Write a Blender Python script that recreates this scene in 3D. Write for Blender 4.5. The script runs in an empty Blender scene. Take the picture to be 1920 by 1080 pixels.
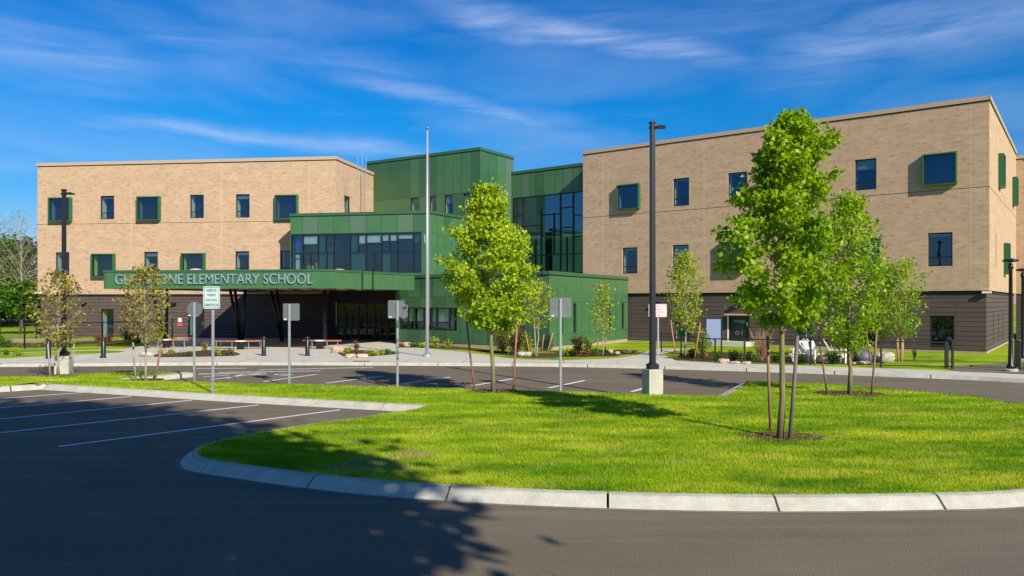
import bpy, math, random
import numpy as np
from mathutils import Vector
from mathutils.geometry import tessellate_polygon
random.seed(7)
scn = bpy.context.scene
COL = scn.collection
R = math.radians

# ------------------------------------------------------------ camera, sky, sun
H = 2.6                       # eye height
F = 1440.0                    # focal length in photo pixels
cd = bpy.data.cameras.new('camera'); cam = bpy.data.objects.new('camera', cd); COL.objects.link(cam)
cam.location = (0, 0, H); cam.rotation_euler = (R(90), 0, 0)
cd.sensor_width = 36; cd.lens = 27; cd.shift_y = 27/1920; cd.clip_end = 3000
scn.camera = cam
SUN_EL, SUN_AZ = R(32), R(148)          # azimuth clockwise from +Y
sd = bpy.data.lights.new('sun', 'SUN'); so = bpy.data.objects.new('sun', sd); COL.objects.link(so)
sd.energy = 5.0; sd.angle = R(0.55); sd.color = (1.0, .91, .78)
sdir = Vector((math.sin(SUN_AZ)*math.cos(SUN_EL), math.cos(SUN_AZ)*math.cos(SUN_EL), math.sin(SUN_EL)))
so.rotation_euler = sdir.to_track_quat('Z', 'Y').to_euler(); so.location = (20, -30, 30)
scn.view_settings.view_transform = 'Standard'; scn.view_settings.look = 'None'
scn.view_settings.exposure = 0.38; scn.view_settings.gamma = 1

w = bpy.data.worlds.new('World'); scn.world = w; w.use_nodes = True
nt = w.node_tree; nt.nodes.clear()
class NB:                                   # tiny node builder
    def __init__(s, nt): s.nt = nt
    def n(s, t, **k):
        nd = s.nt.nodes.new(t)
        for a, b in k.items(): setattr(nd, a, b)
        return nd
    def put(s, sock, v):
        if v is None: return
        if hasattr(v, 'is_output'): s.nt.links.new(v, sock)
        else: sock.default_value = v
    def m(s, op, a, b=None, c=None, clamp=False):
        nd = s.n('ShaderNodeMath', operation=op, use_clamp=clamp)
        for i, v in enumerate((a, b, c)): s.put(nd.inputs[i], v)
        return nd.outputs[0]
    def mix(s, f, a, b, mode='MIX'):
        nd = s.n('ShaderNodeMix', data_type='RGBA', blend_type=mode)
        s.put(nd.inputs[0], f); s.put(nd.inputs[6], a); s.put(nd.inputs[7], b)
        return nd.outputs[2]
    def noise(s, vec, scale, detail=4, rough=.55, dist=0, color=False):
        nd = s.n('ShaderNodeTexNoise'); s.put(nd.inputs['Vector'], vec)
        nd.inputs['Scale'].default_value = scale; nd.inputs['Detail'].default_value = detail
        nd.inputs['Roughness'].default_value = rough; nd.inputs['Distortion'].default_value = dist
        return nd.outputs[1 if color else 0]
    def ramp(s, f, a, b):                    # linear step a..b
        nd = s.n('ShaderNodeMapRange', clamp=True); s.put(nd.inputs[0], f)
        nd.inputs[1].default_value = a; nd.inputs[2].default_value = b
        return nd.outputs[0]
    def mapping(s, vec, scale=(1,1,1), rot=(0,0,0), loc=(0,0,0)):
        nd = s.n('ShaderNodeMapping'); s.put(nd.inputs[0], vec)
        nd.inputs['Scale'].default_value = scale; nd.inputs['Rotation'].default_value = rot; nd.inputs['Location'].default_value = loc
        return nd.outputs[0]
b = NB(nt)
sky = b.n('ShaderNodeTexSky', sky_type='NISHITA', sun_disc=False, sun_elevation=SUN_EL, sun_rotation=SUN_AZ,
          altitude=0, air_density=1.0, dust_density=0.1, ozone_density=3.0)
tc = b.n('ShaderNodeTexCoord'); sp = b.n('ShaderNodeSeparateXYZ'); nt.links.new(tc.outputs['Generated'], sp.inputs[0])
U = b.m('ARCTAN2', sp.outputs[0], sp.outputs[1]); V = b.m('ARCSINE', sp.outputs[2])
cb = b.n('ShaderNodeCombineXYZ'); nt.links.new(U, cb.inputs[0]); nt.links.new(V, cb.inputs[1])
wv = b.noise(cb.outputs[0], 6, 4, .5)
soft = b.noise(b.mapping(cb.outputs[0], (1.6, 6.5, 1), (0, 0, R(9)), (3.1, .4, 0)), 1.6, 6, .52, .6)
fine = b.noise(b.mapping(cb.outputs[0], (3, 26, 1), (0, 0, R(10))), 2.0, 7, .62, .7)
cloud = b.m('MULTIPLY', b.ramp(soft, .44, .80), .30)
def streak(u0, v0, slope, wid, ua, ub, amp, ends=.12):
    line = b.m('MULTIPLY_ADD', b.m('SUBTRACT', U, u0), slope, v0)
    d = b.m('SUBTRACT', V, line); d = b.m('MULTIPLY_ADD', b.m('SUBTRACT', wv, .5), .05, d)
    g = b.m('EXPONENT', b.m('MULTIPLY', b.m('POWER', b.m('DIVIDE', d, wid), 2), -1))
    win = b.m('MULTIPLY', b.ramp(U, ua-ends/2, ua+ends/2), b.ramp(U, ub+ends/2, ub-ends/2))
    return b.m('MULTIPLY', b.m('MULTIPLY', g, win), b.m('MULTIPLY', b.ramp(fine, .22, .74), amp))
for a in [(-.5, .207, -.045, .010, -.52, -.13, .68), (-.22, .278, -.17, .011, -.22, .06, .52), (-.13, .368, -.17, .017, -.10, .27, .72),
          (.08, .35, -.06, .03, .05, .50, .20), (.45, .30, .04, .035, .33, .75, .45), (-.6, .27, 0, .035, -.8, -.42, .35), (-.35, .31, -.12, .02, -.5, -.1, .25),
          (-.6, .155, 0, .012, -.8, -.5, .3)]:
    cloud = b.m('MAXIMUM', cloud, streak(*a))
hs = b.n('ShaderNodeHueSaturation'); hs.inputs['Saturation'].default_value = 1.45; hs.inputs['Hue'].default_value = .503
nt.links.new(sky.outputs[0], hs.inputs['Color'])
skyc = b.mix(1.0, hs.outputs[0], (0.17, .79, .98, 1), 'MULTIPLY')
skyc = b.mix(b.ramp(V, .24, .02), skyc, b.mix(1.0, skyc, (3.0, .60, .68, 1), 'MULTIPLY'))
skyc = b.mix(cloud, skyc, (4.2, 5.2, 7.4, 1))
bg = b.n('ShaderNodeBackground'); nt.links.new(skyc, bg.inputs[0]); bg.inputs[1].default_value = .1
out = b.n('ShaderNodeOutputWorld'); nt.links.new(bg.outputs[0], out.inputs[0])

# ------------------------------------------------------------ helpers
def G(px, py, z=0.0):                       # a pixel of the photograph to the ground point it shows
    Y = F*(H-z)/(py-567.0); return Vector(((px-960)/F*Y, Y, z))
def PX(px, Y): return (px-960)/F*Y

class MB:
    def __init__(s): s.v = []; s.f = []; s.m = []; s.uv = []; s.anyuv = False
    def face(s, pts, m=0, uv=None):
        i = len(s.v); s.v += [tuple(p) for p in pts]; s.f.append(tuple(range(i, i+len(pts)))); s.m.append(m)
        s.uv.append(uv if uv else [(0, 0)]*len(pts)); s.anyuv |= bool(uv)
    def hexa(s, P, m=0):                     # P: 8 points, 4 bottom ccw, 4 top
        i = len(s.v); s.v += [tuple(p) for p in P]
        for q in ((0,3,2,1),(4,5,6,7),(0,1,5,4),(1,2,6,5),(2,3,7,6),(3,0,4,7)):
            s.f.append(tuple(i+k for k in q)); s.m.append(m); s.uv.append([(0,0)]*4)
    def box(s, c, size, m=0, rz=0):          # c = centre of the base
        cx, cy, cz = c; a, bb, h = size; ca, sa = math.cos(rz), math.sin(rz); P = []
        for z in (cz, cz+h):
            for x, y in ((-a/2,-bb/2),(a/2,-bb/2),(a/2,bb/2),(-a/2,bb/2)):
                P.append((cx+x*ca-y*sa, cy+x*sa+y*ca, z))
        s.hexa(P, m)
    def bar(s, p, q, wx, wz, m=0):           # square bar between two points
        p = Vector(p); q = Vector(q); d = (q-p).normalized()
        up = Vector((0,0,1)) if abs(d.z) < .95 else Vector((0,1,0))
        a = d.cross(up).normalized()*wx/2; c = a.cross(d).normalized()*wz/2
        s.hexa([p-a-c, p+a-c, q+a-c, q-a-c, p-a+c, p+a+c, q+a+c, q-a+c], m)
    def tube(s, pts, rad, n=8, m=0, cap=True):
        pts = [Vector(p) for p in pts]
        if not hasattr(rad, '__len__'): rad = [rad]*len(pts)
        i0 = len(s.v); u = None
        for k, p in enumerate(pts):
            d = (pts[min(k+1, len(pts)-1)]-pts[max(k-1, 0)]).normalized()
            if u is None: u = d.cross(Vector((0.31, .95, .02))).normalized()
            u = (u - d*u.dot(d)).normalized(); v = d.cross(u)
            for j in range(n):
                a = 2*math.pi*j/n; s.v.append(tuple(p+(u*math.cos(a)+v*math.sin(a))*rad[k]))
        for k in range(len(pts)-1):
            for j in range(n):
                a = i0+k*n+j; c = i0+k*n+(j+1) % n
                s.f.append((a, c, c+n, a+n)); s.m.append(m); s.uv.append([(0,0)]*4)
        if cap:
            for base, rev in ((i0, True), (i0+(len(pts)-1)*n, False)):
                q = list(range(base, base+n)); q = q[::-1] if rev else q
                s.f.append(tuple(q)); s.m.append(m); s.uv.append([(0,0)]*n)
    def lathe(s, c, prof, n=16, m=0):        # prof: (r, z)
        i0 = len(s.v)
        for r, z in prof:
            for j in range(n):
                a = 2*math.pi*j/n; s.v.append((c[0]+r*math.cos(a), c[1]+r*math.sin(a), c[2]+z))
        for k in range(len(prof)-1):
            for j in range(n):
                a = i0+k*n+j; q = i0+k*n+(j+1) % n
                s.f.append((a, q, q+n, a+n)); s.m.append(m); s.uv.append([(0,0)]*4)
        for base, rev in ((i0, True), (i0+(len(prof)-1)*n, False)):
            q = list(range(base, base+n)); s.f.append(tuple(q[::-1] if rev else q)); s.m.append(m); s.uv.append([(0,0)]*n)
    def blob(s, c, size, seed=0, m=0, n=12, k=7, amp=.18, rz=0):
        rnd = random.Random(seed); i0 = len(s.v); ph = [rnd.uniform(0, 6.28) for _ in range(6)]
        for i in range(k+1):
            t = math.pi*i/k
            for j in range(n):
                a = 2*math.pi*j/n
                r = 1+amp*(math.sin(2*a+ph[0])*math.sin(t*2+ph[1])+.6*math.sin(3*a+ph[2]+t)+.4*math.cos(5*a+ph[3]-2*t))*math.sin(t)
                x, y, z = math.sin(t)*math.cos(a)*r*size[0]/2, math.sin(t)*math.sin(a)*r*size[1]/2, -math.cos(t)*r*size[2]/2
                x *= 1+rnd.uniform(-.07,.07); y *= 1+rnd.uniform(-.07,.07); z = min(z, size[2]*.40)*(1+rnd.uniform(-.08,.08)); z = max(z, -size[2]*.35)
                s.v.append((c[0]+x*math.cos(rz)-y*math.sin(rz), c[1]+x*math.sin(rz)+y*math.cos(rz), c[2]+z+size[2]*.33))
        for i in range(k):
            for j in range(n):
                a = i0+i*n+j; q = i0+i*n+(j+1) % n
                s.f.append((a, q, q+n, a+n)); s.m.append(m); s.uv.append([(0,0)]*4)
    def build(s, name, mats, parent=None, origin=None, smooth=False):
        if not isinstance(mats, (list, tuple)): mats = [mats]
        o = Vector(origin) if origin is not None else (Vector(parent['o']) if parent and 'o' in parent else Vector((0,0,0)))
        me = bpy.data.meshes.new(name)
        me.from_pydata([tuple(Vector(v)-o) for v in s.v], [], s.f)
        for x in mats: me.materials.append(x)
        me.polygons.foreach_set('material_index', s.m)
        if smooth: me.polygons.foreach_set('use_smooth', [True]*len(s.f))
        if s.anyuv:
            l = me.uv_layers.new(name='UVMap'); l.data.foreach_set('uv', [c for f in s.uv for p in f for c in p])
        me.update()
        ob = bpy.data.objects.new(name, me); COL.objects.link(ob)
        if parent:
            ob.parent = parent
            ob.location = o - Vector(parent['o'])
        else: ob.location = o
        ob['o'] = tuple(o)
        return ob
def thing(name, label, cat, loc, group=None):
    o = bpy.data.objects.new(name, None); COL.objects.link(o); o.location = loc; o['o'] = tuple(loc)
    o['label'] = label; o['category'] = cat; o.empty_display_size = .2
    if group: o['group'] = group
    return o
def tag(o, label, cat, group=None):
    o['label'] = label; o['category'] = cat
    if group: o['group'] = group
    return o
def struct(o, kind='structure'): o['kind'] = kind; return o

def np_mesh(name, V, Fc, mats, parent=None, origin=(0,0,0)):
    """V (n,3), Fc (m,3) triangles"""
    me = bpy.data.meshes.new(name); n = len(V); m = len(Fc)
    me.vertices.add(n); me.vertices.foreach_set('co', (V-np.array(origin)).astype(np.float32).ravel())
    me.loops.add(m*3); me.loops.foreach_set('vertex_index', Fc.astype(np.int32).ravel())
    me.polygons.add(m); me.polygons.foreach_set('loop_start', np.arange(0, m*3, 3, dtype=np.int32))
    me.materials.append(mats); me.update(calc_edges=True)
    ob = bpy.data.objects.new(name, me); COL.objects.link(ob)
    if parent: ob.parent = parent; ob.location = Vector(origin)-Vector(parent['o'])
    else: ob.location = origin
    ob['o'] = tuple(origin)
    return ob

# ------------------------------------------------------------ materials
def mat0(name):
    m = bpy.data.materials.new(name); m.use_nodes = True; t = m.node_tree; t.nodes.clear()
    b = NB(t); o = b.n('ShaderNodeOutputMaterial'); return m, b, o
def pmat(name, c1, c2=None, scale=3., rough=.7, metal=0, bump=0, bscale=60, stretch=(1,1,1), lo=.35, hi=.65, c3=None, s3=.3, spec=.4, c3lo=.5, c3hi=.65, fine=0.0):
    m, b, o = mat0(name); p = b.n('ShaderNodeBsdfPrincipled')
    tc = b.n('ShaderNodeNewGeometry'); vec = b.mapping(tc.outputs['Position'], stretch)
    col = (*c1, 1)
    if c2: col = b.mix(b.ramp(b.noise(vec, scale, 5, .6), lo, hi), (*c1, 1), (*c2, 1))
    if c3: col = b.mix(b.ramp(b.noise(vec, s3, 3, .5, .3), c3lo, c3hi), col, (*c3, 1))
    if fine:
        f = b.noise(vec, bscale, 2, .7); k = b.n('ShaderNodeMapRange'); b.put(k.inputs[0], f); k.inputs[1].default_value=.3; k.inputs[2].default_value=.7; k.inputs[3].default_value = 1-fine; k.inputs[4].default_value = 1+fine
        col = b.mix(1.0, col, k.outputs[0], 'MULTIPLY')
    b.put(p.inputs['Base Color'], col)
    p.inputs['Roughness'].default_value = rough; p.inputs['Metallic'].default_value = metal; p.inputs['Specular IOR Level'].default_value = spec
    if bump:
        bp = b.n('ShaderNodeBump'); bp.inputs['Strength'].default_value = bump; bp.inputs['Distance'].default_value = .01
        b.put(bp.inputs['Height'], b.noise(vec, bscale, 4, .65)); b.put(p.inputs['Normal'], bp.outputs[0])
    b.put(o.inputs[0], p.outputs[0]); return m

def brick_mat(name, c1, c2, mortar, bw, bh, ms, dark, rough=.85, bump=.3, patch=(2.2, 9)):
    m, b, o = mat0(name); p = b.n('ShaderNodeBsdfPrincipled'); uv = b.n('ShaderNodeUVMap').outputs[0]
    br = b.n('ShaderNodeTexBrick'); b.put(br.inputs['Vector'], uv); br.inputs['Scale'].default_value = 1
    br.inputs['Brick Width'].default_value = bw; br.inputs['Row Height'].default_value = bh
    br.inputs['Mortar Size'].default_value = ms; br.inputs['Mortar Smooth'].default_value = .3
    br.inputs['Color1'].default_value = (*c1, 1); br.inputs['Color2'].default_value = (*c2, 1); br.inputs['Mortar'].default_value = (*mortar, 1)
    # a second, sparser set of darker bricks and soft horizontal runs of tone
    mp = b.mapping(uv, (1/(bw*1.0), 1/(bh*1.15), 1))
    d = b.ramp(b.noise(mp, 1.0, 1, .5), .56, .70)
    col = b.mix(b.m('MULTIPLY', d, .62), br.outputs['Color'], (*dark, 1))
    big = b.noise(b.mapping(uv, (.5/patch[0]*2, .5/patch[0]*patch[1], 1)), 1.5, 4, .6)
    k = b.n('ShaderNodeMapRange'); b.put(k.inputs[0], big); k.inputs[1].default_value = .3; k.inputs[2].default_value = .7; k.inputs[3].default_value = .91; k.inputs[4].default_value = 1.07
    col = b.mix(1.0, col, k.outputs[0], 'MULTIPLY')
    b.put(p.inputs['Base Color'], col); p.inputs['Roughness'].default_value = rough; p.inputs['Specular IOR Level'].default_value = .25
    bp = b.n('ShaderNodeBump'); bp.inputs['Strength'].default_value = bump; bp.inputs['Distance'].default_value = .012
    b.put(bp.inputs['Height'], b.m('SUBTRACT', 1, br.outputs['Fac'])); b.put(p.inputs['Normal'], bp.outputs[0])
    b.put(o.inputs[0], p.outputs[0]); return m

def glass_mat(name, tint, fac, trans=(.75,.85,.85), rough=.015, wave=.0):
    m, b, o = mat0(name)
    g = b.n('ShaderNodeBsdfGlossy'); g.inputs[0].default_value = (*tint, 1); g.inputs['Roughness'].default_value = rough
    t = b.n('ShaderNodeBsdfTransparent'); t.inputs[0].default_value = (*trans, 1)
    if wave:
        bp = b.n('ShaderNodeBump'); bp.inputs['Strength'].default_value = wave; bp.inputs['Distance'].default_value = .02
        geo = b.n('ShaderNodeNewGeometry'); b.put(bp.inputs['Height'], b.noise(geo.outputs['Position'], .8, 2)); b.put(g.inputs['Normal'], bp.outputs[0])
    lw = b.n('ShaderNodeLayerWeight'); lw.inputs[0].default_value = .25
    f = b.m('MULTIPLY_ADD', lw.outputs['Fresnel'], .6, fac, clamp=True)
    mx = b.n('ShaderNodeMixShader'); b.put(mx.inputs[0], f); b.put(mx.inputs[1], t.outputs[0]); b.put(mx.inputs[2], g.outputs[0])
    b.put(o.inputs[0], mx.outputs[0]); return m

def leaf_mat(name, c1, c2, c3, trans=.4, scale=1.2):
    m, b, o = mat0(name); geo = b.n('ShaderNodeNewGeometry')
    rnd = geo.outputs['Random Per Island']
    col = b.mix(rnd, (*c1, 1), (*c2, 1))
    col = b.mix(b.ramp(b.noise(geo.outputs['Position'], scale, 3, .6), .45, .68), col, (*c3, 1))
    d = b.n('ShaderNodeBsdfPrincipled'); b.put(d.inputs['Base Color'], col); d.inputs['Roughness'].default_value = .48; d.inputs['Specular IOR Level'].default_value = .35
    t = b.n('ShaderNodeBsdfTranslucent'); b.put(t.inputs[0], b.mix(1.0, col, (1.25, 1.2, .55, 1), 'MULTIPLY'))
    mx = b.n('ShaderNodeMixShader'); mx.inputs[0].default_value = trans; b.put(mx.inputs[1], d.outputs[0]); b.put(mx.inputs[2], t.outputs[0])
    b.put(o.inputs[0], mx.outputs[0]); return m

M = {}
M['brick'] = brick_mat('tan_brick', (.535,.375,.24), (.475,.32,.20), (.55,.41,.285), .36, .10, .008, (.35,.215,.13), patch=(2.2, 5))
M['block'] = brick_mat('dark_block', (.108,.080,.072), (.092,.070,.064), (.026,.021,.020), 9.0, .235, .016, (.082,.064,.058), bump=.9)
M['coping'] = pmat('coping', (.46,.35,.24), rough=.5)
M['coping_dark'] = pmat('belt_shade', (.018,.016,.018), rough=.6)  # near-black for the belt's painted shadow strip, drip edges and joints
M['green'] = pmat('green_panel', (.057,.160,.062), (.047,.138,.053), .7, .36, spec=.5, bump=.25, bscale=1.1, c3=(.062,.150,.068), s3=2.5)
M['green2'] = pmat('green_panel_dark', (.042,.124,.052), (.035,.108,.045), .7, .36, spec=.5, bump=.25, bscale=1.1)
M['green3'] = pmat('green_panel_grey', (.085,.155,.095), (.08,.145,.09), 1.5, .42, spec=.5)
M['seam'] = pmat('panel_seam', (.012,.03,.02), rough=.7)
M['gframe'] = pmat('green_frame', (.025,.12,.05), rough=.4)
M['lime'] = pmat('lime_lining', (.50,.85,.03), rough=.6)
M['mint'] = pmat('pale_lining', (.70,.86,.76), rough=.7)
M['black'] = pmat('black_metal', (.012,.012,.015), rough=.38, spec=.5)
M['frame'] = pmat('dark_window_frame', (.014,.014,.017), rough=.4)
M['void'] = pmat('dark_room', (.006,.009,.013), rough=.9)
M['roomw'] = pmat('room_wall', (.10,.13,.12), (.06,.08,.08), .8, .9)
M['blind'] = pmat('white_blind', (.78,.82,.76), rough=.8)
M['blindg'] = pmat('grey_blind', (.22,.27,.27), rough=.8)
M['glass'] = glass_mat('window_glass', (.5,.72,1.0), .13, (.9,.96,.94), wave=.12)
M['glass2'] = glass_mat('curtain_glass', (.5,.75,.9), .13, (.74,.88,.82), wave=.15)
M['glassd'] = glass_mat('door_glass', (.45,.55,.52), .05, (.4,.45,.42))
M['roof'] = pmat('roof_membrane', (.35,.35,.34), rough=.9)
M['wood'] = pmat('soffit_wood', (.30,.14,.06), (.22,.10,.045), 4, .55, stretch=(1, 12, 1))
M['benchwood'] = pmat('bench_wood', (.42,.17,.07), (.33,.12,.05), 5, .6, stretch=(1, 9, 1))
def asphalt_mat():
    m, b, o = mat0('asphalt'); p = b.n('ShaderNodeBsdfPrincipled'); P = b.n('ShaderNodeNewGeometry').outputs['Position']
    col = b.mix(b.ramp(b.noise(b.mapping(P, (.35,1,1), (0,0,R(12))), .9, 6, .65, .4), .32, .68), (.150,.123,.087,1), (.185,.152,.107,1))
    col = b.mix(b.m('MULTIPLY', b.ramp(b.noise(b.mapping(P, (.07,1.6,1), (0,0,R(-6))), 1.3, 5, .6), .52, .72), .6), col, (.235,.197,.138,1))
    col = b.mix(b.m('MULTIPLY', b.ramp(b.noise(P, .28, 4, .6, .8), .55, .70), .45), col, (.105,.086,.070,1))
    sp = b.noise(P, 55, 2, .8); col = b.mix(b.m('MULTIPLY', b.ramp(sp, .60, .74), .55), col, (.38,.34,.28,1)); col = b.mix(b.m('MULTIPLY', b.ramp(sp, .42, .28), .6), col, (.06,.05,.042,1))
    vo = b.n('ShaderNodeTexVoronoi', feature='DISTANCE_TO_EDGE'); b.put(vo.inputs['Vector'], b.mapping(b.mix(.12, P, b.noise(P, 1.6, 4, .6, 0, True)), (1,1,1))); vo.inputs['Scale'].default_value = .13
    ck = b.m('MULTIPLY', b.ramp(vo.outputs['Distance'], .0016, .0004), b.ramp(b.noise(P, .22, 2), .56, .6))
    col = b.mix(b.m('MULTIPLY', ck, .7), col, (.03,.027,.025,1))
    b.put(p.inputs['Base Color'], col); p.inputs['Roughness'].default_value = .92; p.inputs['Specular IOR Level'].default_value = .15
    bp = b.n('ShaderNodeBump'); bp.inputs['Strength'].default_value = .9; bp.inputs['Distance'].default_value = .01
    b.put(bp.inputs['Height'], b.noise(P, 42, 4, .7)); b.put(p.inputs['Normal'], bp.outputs[0]); b.put(o.inputs[0], p.outputs[0]); return m
M['asphalt'] = asphalt_mat()
M['concrete'] = pmat('concrete', (.58,.555,.46), (.51,.485,.40), 1.4, .85, bump=.15, bscale=40, c3=(.52,.49,.40), s3=.25, spec=.2)
M['kerbc'] = pmat('kerb_concrete', (.50,.49,.41), (.42,.41,.34), 3.5, .85, bump=.4, bscale=40, c3=(.40,.365,.29), s3=2.2, c3lo=.55, c3hi=.75, spec=.2, fine=.1)
M['sand'] = pmat('road_dust', (.24,.205,.16), (.16,.14,.115), 6, .95)
M['lawn'] = pmat('lawn', (.20,.31,.008), (.33,.42,.015), 1.1, .9, bump=.6, bscale=30, c3=(.10,.19,.008), s3=.45, stretch=(.6,1,1), spec=.1, fine=.3)
M['mulch'] = pmat('mulch', (.075,.042,.026), (.13,.075,.045), 12, .95, bump=1, bscale=25, spec=.1)
M['gravel'] = pmat('gravel', (.42,.33,.24), (.34,.26,.19), 8, .95, bump=.6, bscale=25)
M['paint'] = pmat('road_paint', (.78,.78,.76), (.36,.355,.33), 13, .8, lo=.50, hi=.72)
M['paintw'] = pmat('worn_paint', (.50,.49,.46), (.24,.23,.21), 5, .85)
M['galv'] = pmat('galvanised_steel', (.50,.53,.53), (.42,.45,.46), 8, .38, metal=.55)
M['alu'] = pmat('sign_back_metal', (.20,.215,.235), (.17,.185,.2), 6, .45, metal=.4)
M['signw'] = pmat('sign_white', (.55,.62,.63), rough=.5)
M['signg'] = pmat('sign_green', (.03,.20,.13), rough=.5)
M['signr'] = pmat('sign_red', (.62,.08,.11), rough=.5)
M['signw2'] = pmat('sign_pale', (.72,.56,.55), rough=.5)
M['white'] = pmat('white_paint', (.80,.78,.72), rough=.6)
M['letter'] = pmat('letter_metal', (.34,.46,.50), rough=.35, metal=.4)
M['stake'] = pmat('stake_wood', (.34,.17,.10), (.22,.12,.08), 9, .8, bump=.4, stretch=(1,1,.25))
M['stakeg'] = pmat('weathered_stake', (.17,.15,.13), (.11,.10,.09), 9, .85, bump=.4, stretch=(1,1,.25))
M['stakeo'] = pmat('orange_stake_wood', (.52,.24,.10), (.40,.17,.07), 9, .8, stretch=(1,1,.25))
M['bark'] = pmat('young_bark', (.24,.205,.095), (.17,.14,.075), 14, .9, bump=.5, bscale=70, stretch=(1,1,.35))
M['barkd'] = pmat('dark_bark', (.10,.08,.06), (.06,.05,.04), 10, .9, bump=.5)
M['barkl'] = pmat('pale_bark', (.38,.33,.27), (.25,.21,.17), 10, .9, stretch=(1,1,.3))
M['barkb'] = pmat('birch_bark', (.50,.30,.17), (.35,.20,.11), 8, .8, stretch=(1,1,.3))
M['rock'] = pmat('boulder_stone', (.55,.40,.27), (.42,.31,.22), 4, .9, bump=.7, bscale=14)
M['rockl'] = pmat('pale_boulder_stone', (.55,.48,.37), (.42,.36,.27), 4, .9, bump=.7, bscale=14)
M['dome'] = pmat('skylight_dome', (.50,.47,.52), rough=.25)
M['brickred'] = pmat('tactile_plate', (.36,.10,.06), (.28,.08,.05), 5, .8)
M['signblue'] = pmat('pale_blue_board', (.20,.27,.42), rough=.5)
M['leaf_bright'] = leaf_mat('leaf_bright', (.20,.37,.008), (.46,.60,.014), (.16,.32,.008), .48)
M['leaf_yell'] = leaf_mat('leaf_yellow_green', (.32,.46,.014), (.52,.62,.03), (.22,.36,.012))
M['leaf_young'] = leaf_mat('leaf_young', (.32,.42,.025), (.48,.54,.05), (.22,.30,.03))
M['leaf_dry'] = leaf_mat('leaf_olive', (.28,.27,.035), (.43,.39,.055), (.24,.17,.05))
M['leaf_dark'] = leaf_mat('leaf_dark', (.03,.07,.012), (.05,.10,.015), (.02,.045,.01))
M['leaf_mid'] = leaf_mat('leaf_mid', (.07,.17,.012), (.12,.25,.015), (.05,.12,.01))
M['leaf_olive'] = leaf_mat('leaf_wood_olive', (.17,.17,.035), (.26,.24,.05), (.10,.11,.025))
M['leaf_red'] = leaf_mat('leaf_russet', (.20,.07,.03), (.28,.11,.05), (.13,.05,.03))
def blade_mat():
    m, b, o = mat0('grass_blades'); geo = b.n('ShaderNodeNewGeometry'); P = geo.outputs['Position']
    col = b.mix(geo.outputs['Random Per Island'], (.24,.42,.010,1), (.50,.62,.035,1))
    col = b.mix(b.m('MULTIPLY', b.ramp(b.noise(b.mapping(P, (.55,1.25,1)), 1.1, 5, .62), .42, .62), .8), col, (.12,.30,.010,1))
    col = b.mix(b.m('MULTIPLY', b.ramp(b.noise(b.mapping(P, (.5,1.6,1), loc=(4,2,0)), .75, 5, .65), .47, .68), .75), col, (.74,.70,.07,1))
    col = b.mix(b.m('MULTIPLY', b.ramp(b.noise(b.mapping(P, (.8,1.4,1)), .6, 4, .65), .50, .66), .8), col, (.09,.25,.012,1))
    col = b.mix(b.m('MULTIPLY', b.ramp(b.noise(b.mapping(P, (.7,1.3,1), loc=(9,5,0)), 1.9, 5, .7), .56, .70), .7), col, (.46,.40,.17,1))
    d = b.n('ShaderNodeBsdfDiffuse'); b.put(d.inputs[0], col); t = b.n('ShaderNodeBsdfTranslucent'); b.put(t.inputs[0], col)
    mx = b.n('ShaderNodeMixShader'); mx.inputs[0].default_value = .4; b.put(mx.inputs[1], d.outputs[0]); b.put(mx.inputs[2], t.outputs[0])
    b.put(o.inputs[0], mx.outputs[0]); return m
M['blade'] = blade_mat()
M['drygrass'] = pmat('dry_grass_thatch', (.30,.22,.10), (.17,.15,.05), 8, .95)

# ------------------------------------------------------------ ground
def catmull(P, step=.35, closed=False):
    P = [Vector((p[0], p[1])) for p in P]; out = []; n = len(P)
    rng = range(n) if closed else range(n-1)
    for i in rng:
        p0 = P[(i-1) % n] if closed or i > 0 else P[0]*2-P[1]; p1 = P[i]; p2 = P[(i+1) % n]
        p3 = P[(i+2) % n] if closed or i < n-2 else P[-1]*2-P[-2]
        k = max(2, int((p2-p1).length/step))
        for j in range(k):
            t = j/k; out.append(.5*((2*p1)+(p2-p0)*t+(2*p0-5*p1+4*p2-p3)*t*t+(3*p1-p0-3*p2+p3)*t**3))
    if not closed: out.append(P[-1])
    return out
def sheet(name, poly, z, m, kind='structure'):
    P = [Vector((p[0], p[1], 0)) for p in poly]; mb = MB()
    mb.v = [(p.x, p.y, z) for p in P]
    for t in tessellate_polygon([P]):
        a, bb, c = [P[i] for i in t]
        if (bb-a).cross(c-a).z < 0: t = (t[0], t[2], t[1])
        mb.f.append(tuple(t)); mb.m.append(0); mb.uv.append([(0,0)]*3)
    o = mb.build(name, m); struct(o, kind); return o
def offs(P, d):                              # offset polyline to its left
    out = []
    for i, p in enumerate(P):
        t = (P[min(i+1, len(P)-1)]-P[max(i-1, 0)]).normalized(); out.append(p+Vector((-t.y, t.x))*d)
    return out
def arc_split(P, seg, gap, first=None):
    L = [0]
    for a, c in zip(P, P[1:]): L.append(L[-1]+(c-a).length)
    def at(s):
        s = max(0, min(L[-1], s))
        for i in range(len(P)-1):
            if s <= L[i+1]: return P[i].lerp(P[i+1], (s-L[i])/max(1e-6, L[i+1]-L[i]))
        return P[-1]
    s = 0; out = []
    while s < L[-1]:
        e = min(s+(first if first and s == 0 else seg), L[-1]); k = max(2, int((e-s)/.35)+1)
        out.append([at(s+gap/2+(e-s-gap)*j/k) for j in range(k+1)]); s = e
    return out
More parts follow.
